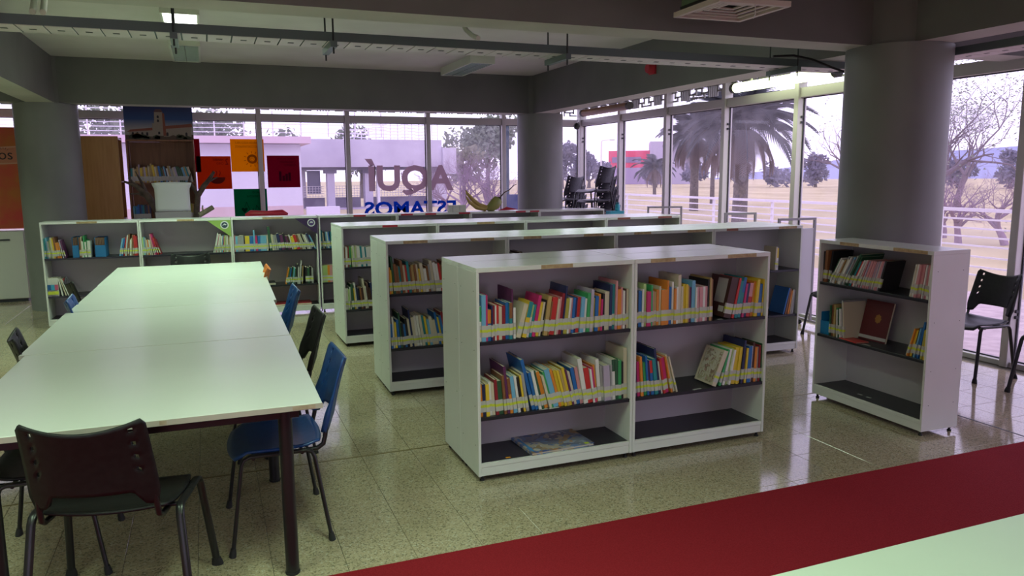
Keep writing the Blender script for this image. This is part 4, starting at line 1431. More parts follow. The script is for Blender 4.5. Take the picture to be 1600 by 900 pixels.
# freestanding bookcase
place_books(proto5, 0.873, "bk:20:22 br:24:23:3 bk:16:23:8 dg:10:20:28 " + rnd(31, 13, 'w cr cr tn lb w gy', 7, 14, 19, 23, 28, 27, 0.1) + " dg:14:26:29 dg:10:24:28 t:10:20:27 r:12:20:26 w:10:21:26 w:9:21:24 bk:8:21:24 " + rnd(32, 16, 'pk pk w pk lv', 6, 9, 20, 21, 22, 15, 0) + ' bk:14:21:14', 'top shelf of the freestanding bookcase', IN, 0.735)  # last black book stands in for the dark shadow past the leaning row
place_books(proto5, 0.873, rnd(33, 13, 'pk w pk cr w', 7, 10, 21, 21.5, 10, 5, 0), 'end of the freestanding bookcase top shelf', 0.7, 0.945, 'right')
place_books(proto5, 0.49, "dg:10:22 br:16:23 tn:14:23 tn:10:22 g:10:21:-2 w:8:20:-3 dg:14:21:-3 w:10:21:-4 gy:14:27:-5 cr:9:26:-6", 'middle shelf of the freestanding bookcase', 0.115, 0.40)
place_books(proto5, 0.49, "cr:10:19:16 o:9:19:15 y:14:18:14 bk:10:20:13 lb:8:20:12 b:12:24:11 b:8:23:10 ol:14:19:6 y:12:20:3", 'end of the freestanding bookcase middle shelf', 0.6, 0.945, 'right')
# back rows (farthest, smallest: one object)
IN6, OUT6 = 0.0195, W6 - 0.0195
FB = dict(stuff=True)
place_books(R5[0], 0.78, "t:14:22 lb:14:23:-2 gy:16:19:-3 lg:12:20:-3 cr:14:23:-4 y:12:22:-4 br:16:23:-4 o:22:17:-5 o:14:17:-6 lv:12:20:-9 pu:10:20:-12", '', IN6, 0.29, **FB)
place_books(R5[0], 0.78, "br:18:22 cr:9:23 w:14:18 g:9:24 w:16:17 g:9:19 w:12:18 w:14:18", '', 0.36, 0.50, **FB)
place_books(R5[0], 0.78, "lb:18:20:12 b:16:20:11 r:10:21:9 w:14:23:8 br:16:24:6 w:12:18:4 cr:8:20:3 br:14:23:1 r:18:23 r:14:22 dr:12:22", '', 0.6, OUT6, 'right', **FB)
place_books(R5[0], 0.363, "w:34:20 w:34:20 w:34:20 w:12:19:-8 cr:12:19:-14 w:12:19:-18 dr:10:20:-22", '', IN6, 0.40, label=False, **FB)
place_books(R5[1], 0.78, "lg:12:20 lb:10:20 gy:10:19 cr:14:17:-2 o:10:17:-3 w:10:17:-4 cr:10:17:-6 pk:12:24:-10 m:12:24:-11 r:10:20:-14 dr:10:18:-18", '', IN6, 0.32, **FB)
place_books(R5[1], 0.78, "w:9:23:14 w:8:22:13 pk:8:22:12 w:10:22:11 cr:9:20:10 w:12:19:8 lb:10:20:6 r:8:19:5 lg:12:20:4 cr:10:20:3 w:12:20:2 tn:10:20:1 cr:12:19:0", '', 0.5, OUT6, 'right', **FB)
place_books(R5[2], 0.78, "pk:9:19 lb:16:18 gy:14:18 gy:9:19 gy:9:19 gy:9:19 bk:9:18 y:32:18 b:28:18 lb:12:25:-1 m:14:18:-2 b:20:18 lb:14:18 lb:14:18 lb:14:18 cr:12:18 dg:18:28:-5 cr:16:19:-6 gy:12:18:-7 gy:12:18:-8 nv:20:20:-9 pu:24:18:-10 bk:14:20:-12 pu:12:17:-13 db:14:17:-14 w:9:18:-14 y:22:16:-15 r:20:18:-16 br:14:18:-17 cr:10:19:-18 cr:10:19:-19 bk:9:19:-19 cr:9:19:-20 w:9:18:-21 gy:10:18:-21 nv:16:20:-22 lb:10:18:-23", '', IN6, OUT6, fill=True, **FB)
place_books(R5[2], 0.363, "o:12:20:12 dg:14:20:11 b:12:20:10 bk:12:21:8 g:9:20:8 lb:12:20:7 dg:14:19:6 bk:18:24:5 w:9:21:4 gy:10:20:4 w:9:28:6 bk:10:22:5 tn:9:22:4", '', 0.52, 0.79, 'right', **FB)
place_books(R5[2], 0.363, "bk:22:20 dg:26:19 bk:22:20 gy:20:19", '', 0.81, OUT6, **FB)
place_books(R4[0], 0.78, "t:18:22 cr:12:19:-3 bk:14:20:-4 lb:18:20:-5 w:12:20:-6 b:14:20:-6 t:14:20", '', IN, 0.3, **FB)
place_books(R4[0], 0.363, "lg:34:21 lg:28:21 o:26:21 pk:30:21 lg:30:21", '', IN, 0.3, **FB)
place_books(R4[1], 0.78, "dr:20:20 br:18:21 nv:30:24 bk:20:22 b:24:24", '', 0.5, OUT, 'right', **FB)
place_books(R4[2], 0.78, "b:40:24 nv:30:23 bk:20:22", '', IN, 0.3, **FB)
place_books(R4[3], 0.78, "bk:24:22 w:8:24 bk:26:22 w:8:23 bk:20:22", '', IN, 0.3, **FB)
place_books(R4[3], 0.78, "ol:20:24 dr:16:22 ol:16:24", '', 0.6, OUT, 'right', **FB)


# single things lying on the shelves
def on_case(root, x, y, z):
    return root.matrix_basis @ Vector((x, y, z))


ART = None


def cover_art(name, cols, scale, seed):
    m = mat(name, cols[0], 0.3)
    nt = m.node_tree
    n_, l_ = nt.nodes, nt.links
    tc = n_.new('ShaderNodeTexCoord')
    mp = n_.new('ShaderNodeMapping')
    mp.inputs['Location'].default_value = (seed, seed * 0.7, 0)
    l_.new(tc.outputs['Object'], mp.inputs['Vector'])
    v = n_.new('ShaderNodeTexVoronoi')
    v.inputs['Scale'].default_value = scale
    ns = n_.new('ShaderNodeTexNoise')
    ns.inputs['Scale'].default_value = scale * 0.6
    ns.inputs['Detail'].default_value = 3
    l_.new(mp.outputs[0], ns.inputs['Vector'])
    l_.new(ns.outputs['Color'], v.inputs['Vector'])
    rp_ = n_.new('ShaderNodeValToRGB')
    e_ = rp_.color_ramp.elements
    e_[0].position, e_[0].color = 0, (*cols[0], 1)
    e_[1].position, e_[1].color = 1, (*cols[-1], 1)
    for k_, c_ in enumerate(cols[1:-1]):
        q = e_.new((k_ + 1) / (len(cols) - 1))
        q.color = (*c_, 1)
    rp_.color_ramp.interpolation = 'EASE'
    sp = n_.new('ShaderNodeSeparateColor')
    l_.new(v.outputs['Color'], sp.inputs['Color'])
    l_.new(sp.outputs['Red'], rp_.inputs['Fac'])
    l_.new(rp_.outputs['Color'], n_['Principled BSDF'].inputs['Base Color'])
    return m


comic = thing('picture_book', 'large flat picture book lying on the bottom deck of nearest bookcase', 'book', (1.80, 3.952, 0.1050), rad(2.5))
MB().box(-0.20, -0.143, 0, 0.20, 0.143, 0.003).box(-0.20, -0.143, 0.0125, 0.20, 0.143, 0.0155).box(-0.20, -0.143, 0.003, -0.197, 0.143, 0.0125).build('cover', [cover_art('cover_art', [(0.04, 0.10, 0.32), (0.12, 0.22, 0.45), (0.55, 0.52, 0.48), (0.30, 0.20, 0.10), (0.58, 0.26, 0.06), (0.10, 0.12, 0.22), (0.60, 0.58, 0.55)], 9, 3.0)], comic)
MB().box(-0.195, -0.139, 0.003, 0.196, 0.139, 0.0125).build('pages', PAGES, comic)
MB().box(0.145, -0.141, 0.0156, 0.172, -0.115, 0.0159).build('label_dot', LABY, comic)
MB().box(-0.185, -0.12, 0.0156, -0.17, 0.10, 0.0158).build('blue_border', mat('cover_bright_blue', (0.03, 0.25, 0.60), 0.4), comic)
tag(MB().box(-0.014, -0.008, 0, 0.014, 0.008, 0.0006).build('paper_tag', mat('orange_paper', (0.8, 0.32, 0.02), 0.6), loc=(1.475, 3.83, 0.1046)), 'tiny orange paper tag on the deck beside the picture book', 'tag')
for k, (r, x, y, z, s, lab) in enumerate(((R1[0], 0.40, 0.02, 0.3633, 0.022, 'small white shelf ticket at the middle shelf edge of nearest bookcase'), (R1[0], 0.46, 0.018, 0.3633, 0.032, 'longer white shelf ticket beside the small one, nearest bookcase'), (R1[0], 0.60, 0.018, 0.7803, 0.03, 'white shelf ticket under the cream books, upper shelf'),
                                         (R1[1], 0.62, 0.03, 0.7803, 0.02, 'white scrap on the shelf before the brown binder'), (R1[1], 0.46, 0.02, 0.3633, 0.03, 'white ticket in the gap of the middle shelf'), (proto5, 0.36, 0.10, 0.1049, 0.018, 'white scrap on the bottom deck of the freestanding bookcase'), (proto5, 0.44, 0.10, 0.1049, 0.018, 'second white scrap on that bottom deck, nearer the window'), (proto5, 0.46, 0.03, 0.4903, 0.03, 'white ticket before the maroon album, freestanding bookcase'))):
    o_ = MB().box(-s, -0.008, 0, s, 0.008, 0.0005).build('shelf_ticket', LABW)
    o_.location = on_case(r, x, y, z)
    o_.rotation_euler = (0, 0, r.rotation_euler[2] + 0.12)
    tag(o_, lab, 'ticket', 'loose shelf tickets')
for o_ in [o for o in COL.objects if o.name.startswith('book') and o.get('group') == 'books on upper shelf beside the brown binder' and o['label'].startswith('thick dark brown')]:
    MB().box(-0.0012, 0.03, 0.085, -0.0002, 0.125, 0.235).build('cover_panel', mat('grey_card', (0.40, 0.38, 0.38), 0.6), o_)
    MB().box(-0.0012, 0.02, 0.03, -0.0002, 0.07, 0.065).build('cover_label', LABW, o_)
for o_ in [o for o in COL.objects if o.name.startswith('book') and o.get('group') == 'books on middle shelf beyond the gap' and o['label'].startswith('thick cream')]:
    MB().box(-0.0012, 0.008, 0.012, -0.0002, 0.165, 0.215).build('cover_picture', cover_art('pale_cover_art', [(0.52, 0.50, 0.38), (0.55, 0.54, 0.44), (0.40, 0.36, 0.22), (0.56, 0.55, 0.46), (0.22, 0.16, 0.10), (0.50, 0.30, 0.26)], 16, 1.0), o_)
# maroon album facing out on the freestanding bookcase
alb = thing('album', 'large maroon album facing out with a golden emblem, freestanding bookcase', 'book', on_case(proto5, 0.262, 0.15, 0.4905), proto5.rotation_euler[2] + rad(2))
m = MB()
rt = Matrix.Rotation(rad(-14), 3, 'X')
m.box(0.0, 0.0, 0, 0.23, 0.016, 0.285, 0, rt, (0, 0, 0))
m.build('cover', mat('cover_maroon', (0.11, 0.012, 0.016), 0.45), alb)
MB().box(0.003, 0.002, -0.0002, 0.232, 0.012, 0.283, 0, rt, (0, 0, 0)).build('pages', PAGES, alb)
m = MB()
pts = [(0.13 + 0.028 * math.cos(t * math.pi / 8) * (0.8 if t % 2 else 1.0), 0.16 + 0.034 * math.sin(t * math.pi / 8) * (0.8 if t % 2 else 1.0)) for t in range(16)]
m.prism(pts, -0.0012, -0.0002)
m.v = [tuple(rt @ Vector(p)) for p in m.v]
m.build('emblem', mat('dull_gold', (0.36, 0.17, 0.03), 0.5), alb)
m = MB().box(0.0, -0.0012, 0.012, 0.23, -0.0002, 0.034)
m.v = [tuple(rt @ Vector(p)) for p in m.v]
m.build('label_band', LABW, alb)
rf = thing('red_booklet', 'thin red booklet lying at the shelf edge under the maroon album', 'book', on_case(proto5, 0.235, 0.012, 0.4903), proto5.rotation_euler[2] - 0.1)
MB().box(-0.01, 0, 0, 0.17, 0.10, 0.007).build('cover', mat('cover_red_flat', (0.50, 0.03, 0.03), 0.4), rf)
MB().box(-0.008, 0.0002, 0.0025, 0.1705, 0.101, 0.0048).build('pages', PAGES, rf)


def magazine_file(root, x, z, w, h, label, col=(0.015, 0.17, 0.42), dep=0.22, brown=True):
    r = thing('magazine_file', label, 'box', on_case(root, x, 0.03, z + 0.0003), root.rotation_euler[2], 'magazine files')
    m = MB()
    m.box(0, 0, 0, w, 0.004, h * 0.6).box(0, 0.004, 0, 0.003, dep, h).box(w - 0.003, 0.004, 0, w, dep, h).box(0.003, dep - 0.004, 0, w - 0.003, dep, h).box(0.003, 0.004, 0, w - 0.003, dep - 0.004, 0.004)
    m.build('file_box', mat('file_blue_%d' % int(col[2] * 100), col, 0.5), r)
    if brown:
        for k in range(max(2, int(w / 0.016))):
            q = 0.006 + k * (w - 0.012) / max(2, int(w / 0.016))
            MB().box(q, 0.02, 0.0045, q + 0.011, dep - 0.02, h * 0.97).build('magazine', mat('brown_magazines', (0.22, 0.12, 0.08), 0.6), r)


magazine_file(R5[0], 0.293, 0.78, 0.062, 0.225, 'narrow blue magazine file on the bookcase beside the grey column')
magazine_file(R5[0], 0.515, 0.78, 0.105, 0.215, 'wide blue magazine file on the bookcase beside the grey column')
magazine_file(proto5, 0.022, 0.49, 0.085, 0.16, 'bright blue box file at the shelf end, freestanding bookcase', (0.01, 0.22, 0.46), brown=False)
# coloured bands on the white box set
bset = thing('spine_bands', '', 'x')
bpy.data.objects.remove(bset)
m = MB()
for k, c_ in enumerate(((0.01, 0.11, 0.34), (0.05, 0.36, 0.60), (0.55, 0.10, 0.20))):
    x_ = IN6 + 0.0012 + k * 0.0352
    m.box(x_, 0.0095, 0.363 + 0.07, x_ + 0.034, 0.0115, 0.363 + 0.13, k)
    m.box(x_, 0.0095, 0.363 + 0.02, x_ + 0.034, 0.0115, 0.363 + 0.055, 3)
m.build('box_bands', [mat('band_blue', (0.01, 0.11, 0.34)), mat('band_cyan', (0.05, 0.36, 0.60)), mat('band_pink', (0.55, 0.10, 0.20)), LABY], R5[0])
fl = thing('red_folder', 'flat red folder on the bottom deck below the purple corner sign', 'folder', on_case(R5[2], 0.40, 0.14, 0.1048), a5)
MB().box(-0.02, -0.12, 0, 0.47, 0.12, 0.022).build('cover', mat('folder_red', (0.36, 0.02, 0.03), 0.45), fl)
MB().box(-0.015, -0.1205, 0.004, 0.465, 0.115, 0.018).build('papers', PAGES, fl)
db_ = thing('dark_book', 'flat dark book lying on the middle shelf behind the orange chair', 'book', on_case(R5[2], 0.28, 0.12, 0.3633), a5 + 0.05)
MB().box(-0.02, -0.10, 0, 0.18, 0.10, 0.004).box(-0.02, -0.10, 0.026, 0.18, 0.10, 0.03).build('cover', cm('bk'), db_)
MB().box(-0.018, -0.098, 0.004, 0.178, 0.098, 0.026).build('pages', PAGES, db_)

# ================================================================== BACK LEFT CORNER
ws = thing('tall_shelf', 'tall honey wood bookshelf turned sideways beside the grey column', 'bookshelf', (-1.55, 11.98, 0))
MB().box(0, 0, 0, 0.47, 0.02, 2.21).build('side_panel', WOODL, ws)
MB().box(0, 0.50, 0, 0.47, 0.52, 2.21).build('side_panel', WOODL, ws)
MB().box(0, 0.021, 0, 0.012, 0.499, 2.21).build('back_panel', WOODD, ws)
for z in (0.05, 0.55, 1.08, 1.60, 2.19):
    MB().box(0.013, 0.021, z - 0.02, 0.468, 0.499, z).build('shelf', WOODD, ws)
ws2 = thing('wooden_shelf', 'brown wooden bookshelf carrying the church picture', 'bookshelf', (-1.0, 12.10, 0))
MB().box(0, 0, 0, 0.022, 0.32, 2.15).build('side_panel', WOODD, ws2)
MB().box(0.858, 0, 0, 0.88, 0.32, 2.15).build('side_panel', WOODD, ws2)
MB().box(0.0, 0, 2.151, 0.88, 0.32, 2.172).build('top', WOODD, ws2)
MB().box(0.023, 0.31, 0, 0.857, 0.318, 2.15).build('back_panel', WOODD, ws2)
for z in (0.10, 0.56, 1.05, 1.575):
    MB().box(0.023, 0.004, z - 0.022, 0.857, 0.309, z).build('shelf', WOODD, ws2)
place_books(ws2, 1.575, rnd(61, 34, 'lb gy b w cr tn y t dg nv lv br', 12, 24, 19, 24, 1, -16, 0.12), '', 0.03, 0.85, fill=True, yellow=False, **FB)
place_books(ws2, 1.05, rnd(62, 12, 'nv b bk t lb br', 14, 24, 19, 22, 0, 0, 0), '', 0.03, 0.27, yellow=False, **FB)
place_books(ws2, 1.05, rnd(63, 8, 'ol tn bk cr', 14, 24, 18, 22, 3, 0, 0), '', 0.6, 0.85, 'right', yellow=False, **FB)
fb = far_books.build('far_books', far_mats)
tag(fb, 'small rows of coloured books on the back bookcases and wooden shelf', 'books', kind='stuff')

# church picture: one flat canvas with painted shapes
pic = thing('church_picture', 'framed picture of a red roofed church with tower, on wooden shelf', 'picture', (-1.0, 12.14, 2.173))
CW, CH_ = 0.885, 0.455
m = mat('picture_sky', (0.02, 0.05, 0.18), 0.6)
nt = m.node_tree
tc = nt.nodes.new('ShaderNodeTexCoord')
sp = nt.nodes.new('ShaderNodeSeparateXYZ')
rp_ = nt.nodes.new('ShaderNodeValToRGB')
rp_.color_ramp.elements[0].position, rp_.color_ramp.elements[0].color = 0.30, (0.36, 0.33, 0.32, 1)
rp_.color_ramp.elements[1].position, rp_.color_ramp.elements[1].color = 0.62, (0.025, 0.07, 0.21, 1)
q = rp_.color_ramp.elements.new(0.95)
q.color = (0.02, 0.03, 0.12, 1)
nt.links.new(tc.outputs['Generated'], sp.inputs[0])
nt.links.new(sp.outputs['Z'], rp_.inputs['Fac'])
nt.links.new(rp_.outputs['Color'], nt.nodes['Principled BSDF'].inputs['Base Color'])
MB().box(0, 0, 0, CW, 0.02, CH_).build('canvas', m, pic)
pr_ = MB()


def shp(poly, mi, lay):
    pr_.prism([(p[0] * CW, p[1] * CH_) for p in poly], -0.0006 * lay, -0.0006 * lay + 0.0005, mi)


shp([(0.0, 0.0), (1, 0), (1, 0.16), (0, 0.14)], 3, 1)
shp([(0.06, 0.1), (0.40, 0.1), (0.40, 0.30), (0.06, 0.24)], 1, 2)
shp([(0.56, 0.1), (0.97, 0.1), (0.97, 0.40), (0.56, 0.34)], 1, 2)
shp([(0.03, 0.23), (0.08, 0.30), (0.41, 0.37), (0.41, 0.29)], 2, 3)
shp([(0.56, 0.33), (0.58, 0.42), (0.98, 0.50), (0.99, 0.40)], 2, 3)
shp([(0.40, 0.12), (0.58, 0.12), (0.58, 0.50), (0.40, 0.50)], 1, 4)
shp([(0.43, 0.50), (0.565, 0.50), (0.56, 0.84), (0.44, 0.84)], 1, 4)
shp([(0.435, 0.84), (0.565, 0.84), (0.54, 0.93), (0.46, 0.93)], 4, 4)
shp([(0.555, 0.12), (0.60, 0.12), (0.585, 0.80), (0.555, 0.82)], 2, 5)
for x in (0.10, 0.165, 0.235, 0.305, 0.60, 0.88):
    shp([(x, 0.12), (x + 0.03, 0.12), (x + 0.03, 0.21), (x + 0.015, 0.235), (x, 0.21)], 5, 5)
for x, z in ((0.475, 0.66), (0.475, 0.54), (0.48, 0.17)):
    shp([(x, z), (x + 0.03, z), (x + 0.03, z + 0.06), (x + 0.015, z + 0.085), (x, z + 0.06)], 5, 5)
rg = random.Random(4)
for k in range(16):
    x = rg.uniform(0.1, 0.95)
    z = rg.uniform(0.02, 0.12)
    s = rg.uniform(0.03, 0.07)
    shp([(x - s, z), (x + s * 0.9, z - 0.02), (x + s, z + s * 1.3), (x, z + s * 2), (x - s * 0.9, z + s * 1.2)], rg.choice((3, 6, 6, 7)), 6)
pr_.build('painted_scene', [m, mat('paint_stone', (0.30, 0.25, 0.20), 0.7), mat('paint_roof', (0.24, 0.075, 0.045), 0.7), mat('paint_earth', (0.10, 0.065, 0.045), 0.7), mat('paint_cap', (0.12, 0.06, 0.06), 0.7), mat('paint_dark', (0.03, 0.025, 0.03), 0.7), mat('paint_bush', (0.05, 0.055, 0.03), 0.7), mat('paint_ochre', (0.26, 0.13, 0.06), 0.7)], pic)

# white office chair, branch sculpture, log
oc = thing('office_chair', 'white office chair seen from behind, before the wooden shelf', 'chair', (-0.40, 10.75, 0))
rows = []
for j in range(11):
    v = j / 10
    rw_ = []
    for i in range(11):
        u = -1 + 2 * i / 10
        hw = 0.205 + 0.03 * smoothstep((v - 0.75) / 0.25)
        rw_.append(Vector((u * hw, 0.03 * u * u + 0.02 * v, 1.22 + 0.37 * v - 0.012 * u * u * v)))
    rows.append(rw_)
shell(rows, 0.025).build('backrest', CAPW, oc)
MB().box(-0.21, -0.01, 0.98, 0.21, 0.03, 1.215).build('lower_back', mat('grey_mesh', (0.42, 0.40, 0.42), 0.6), oc)
MB().box(-0.22, 0.04, 0.50, 0.22, 0.46, 0.57).build('seat', mat('grey_mesh', (0.42, 0.40, 0.42), 0.6), oc)
MB().box(-0.03, 0.0, 0.52, 0.03, 0.039, 0.98).build('back_post', DARKM, oc)
MB().tube([(0, 0.25, 0.08), (0, 0.25, 0.50)], 0.03, 10).build('gas_column', DARKM, oc)
for k in range(5):
    a_ = k * 2 * math.pi / 5
    p = (0.27 * math.cos(a_), 0.25 + 0.27 * math.sin(a_))
    lg = MB().tube([(0, 0.25, 0.10), (p[0], p[1], 0.065)], 0.02, 6).build('base_leg', DARKM, oc)
    MB().lathe([(0.025, 0), (0.027, 0.03), (0.02, 0.05)], 10, c=(p[0], p[1], 0)).build('caster', RUBBER, lg)
bs = thing('branch_sculpture', 'dark bare branches standing as a small tree behind white chair', 'decoration', (-0.30, 11.25, 0))
m = MB()
m.tube([(0.1, 0, 0), (0.12, 0, 0.7), (0.17, 0, 1.2), (0.20, 0, 1.42)], [0.07, 0.05, 0.04, 0.035], 7)
m.tube([(0.20, 0, 1.40), (0.28, -0.02, 1.53), (0.34, -0.02, 1.60), (0.42, -0.03, 1.72)], [0.035, 0.035, 0.03, 0.018], 7)
m.tube([(0.33, -0.02, 1.585), (0.40, -0.02, 1.62), (0.46, -0.02, 1.645)], [0.02, 0.014, 0.006], 6)
m.tube([(0.20, 0, 1.40), (0.10, 0, 1.60), (0.13, 0, 1.70)], [0.03, 0.02, 0.008], 6)
m.tube([(0.1, 0, 0.1), (-0.2, 0, 0.8), (-0.33, 0, 1.25), (-0.42, -0.02, 1.42), (-0.55, -0.03, 1.55), (-0.68, -0.04, 1.60)], [0.06, 0.055, 0.05, 0.045, 0.03, 0.012], 7)
m.tube([(-0.42, -0.02, 1.42), (-0.47, -0.02, 1.58), (-0.54, -0.02, 1.73)], [0.03, 0.02, 0.006], 6)
m.tube([(-0.52, -0.03, 1.52), (-0.62, -0.03, 1.64), (-0.60, -0.03, 1.72)], [0.022, 0.014, 0.005], 6)
m.tube([(-0.40, -0.02, 1.38), (-0.52, -0.02, 1.44), (-0.62, -0.03, 1.44)], [0.022, 0.016, 0.006], 6)
m.build('branches', BARK, bs)
MB().lathe([(0.22, 0), (0.22, 0.03), (0.12, 0.05)], 20, c=(0.08, 0, 0)).build('base', DARKM, bs)
lg = thing('wood_log', 'dark cut log with a side twig lying on the back bookcases', 'log', on_case(R5[1], 0.63, 0.16, H + 0.031), 0.1)
MB().tube([(0, 0, 0.0), (0.09, 0.01, 0.05), (0.16, 0.02, 0.09)], [0.030, 0.029, 0.028], 10).build('log_body', BARK, lg)
MB().tube([(0.05, 0, 0.03), (0.04, 0.0, 0.08), (0.045, 0.0, 0.115)], [0.011, 0.009, 0.008], 7).build('twig', BARK, lg)

# orange poster and white cabinet beside the column
cabn = thing('white_cabinet', 'plain white cabinet under the orange poster', 'cabinet', (-3.1, 12.02, 0))
MB().box(0, 0, 0.04, 0.80, 0.45, 0.95).build('body', HOUS, cabn, 0.003)
MB().box(0.01, -0.016, 0.05, 0.79, -0.001, 0.94).build('door', HOUS, cabn, 0.002)
MB().box(0.40, -0.03, 0.83, 0.63, -0.017, 0.85).build('handle', DARKM, cabn)
MB().box(0.03, 0.01, 0, 0.77, 0.42, 0.039).build('plinth', DARKM, cabn)
po = thing('orange_poster', 'large orange mural poster above the white cabinet', 'poster', (-3.1, 12.3, 0.97))
pmat = noisy('orange_print', (0.50, 0.16, 0.03), (0.62, 0.05, 0.05), 1.6, 0.7, lo=0.42, hi=0.62)
MB().box(0, 0, 0, 0.87, 0.012, 1.36).build('sheet', pmat, po)
m = MB()
m.prism([(0, 1.04), (0.86, 1.10), (0.86, 1.12), (0, 1.06)], -0.002, -0.0005)
m.prism([(0, 0.84), (0.86, 0.88), (0.86, 0.90), (0, 0.86)], -0.002, -0.0005)
m.build('pale_lines', mat('poster_pale', (0.62, 0.34, 0.22), 0.7), po)
m = MB().prism([(0, 0.862), (0.86, 0.902), (0.86, 1.098), (0, 1.038)], -0.0018, -0.0004)
m.build('banner_band', mat('poster_band', (0.55, 0.22, 0.12), 0.7), po)
BLK = mat('print_black', (0.03, 0.02, 0.02), 0.7)
link('lettering', text_mesh('lettering', 'ios', 0.20, 0.13, BLK, 0.001), po, loc=(0.50, -0.003, 0.93))
m = MB()
for k in range(5):
    a_ = rad(40 + 25 * k)
    m.tube([(0.60 + 0.05 * math.cos(a_), -0.003, 1.02 + 0.05 * math.sin(a_)), (0.60 + 0.075 * math.cos(a_), -0.003, 1.02 + 0.075 * math.sin(a_))], 0.003, 4)
m.build('lashes', BLK, po)
ph = thing('photo_print', 'small photo print stuck at the edge of the orange poster', 'photo', (-2.30, 12.285, 1.12), 0)
MB().box(0, 0, 0, 0.07, 0.004, 0.23).build('paper', CAPW, ph)
MB().box(0.006, -0.001, 0.12, 0.064, -0.0001, 0.22).build('picture_area', mat('photo_dark_pink', (0.25, 0.08, 0.12), 0.5), ph)
MB().box(0.006, -0.001, 0.01, 0.064, -0.0001, 0.11).build('picture_area', mat('photo_black', (0.03, 0.02, 0.025), 0.5), ph)

# ---- square posters on the back glass (seen from behind, so their print is mirrored)
def poster(x, z, col, dark, label, deco):
    r = thing('window_poster', label, 'poster', (x, 12.600, z), 0, 'square posters on the back windows')
    MB().box(0, 0, 0, 0.485, 0.002, 0.49).build('sheet', film_mat('film_' + label.split()[0], col), r)
    dm = film_mat('ink_' + label.split()[0], dark, 0.4)
    deco(r, dm)
    return r


def mtext(r, s, x_right, z, w, h, m):
    """mirrored line of print whose first letter stands at x_right"""
    o_ = link('print_line', text_mesh('print_line', s, w, h, m, 0.0006), r, loc=(x_right, -0.0012, z))
    o_.scale = (-1, 1, 1)
    return o_


def d_yellow(r, dm):
    mtext(r, 'ENERGÍA ASEQUIBLE', 0.43, 0.415, 0.36, 0.042, dm)
    mtext(r, 'Y NO CONTAMINANTE', 0.43, 0.36, 0.36, 0.035, dm)
    m = MB()
    cx, cz = 0.305, 0.19
    N = 24
    for k in range(N):
        a_, b_ = 2 * math.pi * k / N, 2 * math.pi * (k + 1) / N
        m.add([(cx + 0.075 * math.cos(a_), -0.001, cz + 0.07 * math.sin(a_)), (cx + 0.038 * math.cos(a_), -0.001, cz + 0.036 * math.sin(a_)), (cx + 0.038 * math.cos(b_), -0.001, cz + 0.036 * math.sin(b_)), (cx + 0.075 * math.cos(b_), -0.001, cz + 0.07 * math.sin(b_))], [(0, 1, 2, 3)])
    for k in range(11):
        a_ = rad(-70 + 360 * k / 11)
        ca, sa = math.cos(a_), math.sin(a_)
        p, q = Vector((cx + 0.09 * ca, -0.001, cz + 0.088 * sa)), Vector((cx + 0.122 * ca, -0.001, cz + 0.12 * sa))
        nrm = Vector((-sa, 0, ca)) * 0.005
        m.add([p - nrm, q - nrm, q + nrm, p + nrm], [(0, 1, 2, 3)])
    pts = [(cx + 0.022 * math.cos(rad(120 + 300 * k / 10)), -0.001, cz - 0.003 + 0.022 * math.sin(rad(120 + 300 * k / 10))) for k in range(11)]
    m.tube(pts, 0.0035, 4)
    m.tube([(cx, -0.001, cz), (cx, -0.001, cz + 0.028)], 0.0035, 4)
    m.build('sun_icon', dm, r)


def d_orange(r, dm):
    mtext(r, 'HAMBRE', 0.38, 0.42, 0.15, 0.035, dm)
    mtext(r, 'CERO', 0.38, 0.365, 0.10, 0.035, dm)
    mtext(r, '2', 0.45, 0.365, 0.045, 0.09, dm)
    m = MB()
    pts = [(0.275 + 0.12 * math.cos(rad(180 + 18 * k)), 0.175 + 0.10 * math.sin(rad(180 + 18 * k))) for k in range(11)]
    m.prism(pts, -0.0012, -0.0002)
    for x in (0.22, 0.27, 0.32):
        m.tube([(x - 0.01, -0.0008, 0.195), (x, -0.0008, 0.22), (x + 0.008, -0.0008, 0.245), (x - 0.004, -0.0008, 0.275)], 0.005, 4)
    m.build('bowl_icon', dm, r)


def d_green(r, dm):
    mtext(r, 'SALUD', 0.38, 0.42, 0.11, 0.035, dm)
    mtext(r, 'Y BIENESTAR', 0.38, 0.36, 0.19, 0.032, dm)
    m = MB()
    hx, hz = 0.145, 0.17
    m.prism([(hx, hz - 0.05), (hx + 0.045, hz + 0.005), (hx + 0.04, hz + 0.028), (hx + 0.02, hz + 0.035), (hx, hz + 0.018), (hx - 0.02, hz + 0.035), (hx - 0.04, hz + 0.028), (hx - 0.045, hz + 0.005)], -0.0012, -0.0002)
    pts = [(0.15, 0.22), (0.18, 0.29), (0.22, 0.17), (0.245, 0.12), (0.27, 0.19), (0.30, 0.12), (0.32, 0.24), (0.36, 0.175), (0.46, 0.175)]
    for p, q in zip(pts, pts[1:]):
        m.tube([(p[0], -0.0008, p[1]), (q[0], -0.0008, q[1])], 0.0045, 4)
    m.build('heartbeat_icon', dm, r)


def d_red(r, dm):
    m = MB()
    for x, h in ((0.17, 0.15), (0.22, 0.08), (0.265, 0.11), (0.31, 0.13)):
        m.prism([(x, 0.10), (x + 0.036, 0.10), (x + 0.036, 0.10 + h), (x, 0.10 + h)], -0.0012, -0.0002)
    m.build('bars_icon', dm, r)
    mtext(r, 'TRABAJO DECENTE', 0.43, 0.42, 0.28, 0.03, dm)
    mtext(r, 'Y CRECIMIENTO', 0.43, 0.375, 0.24, 0.03, dm)
    mtext(r, 'ECONÓMICO', 0.43, 0.33, 0.18, 0.036, dm)


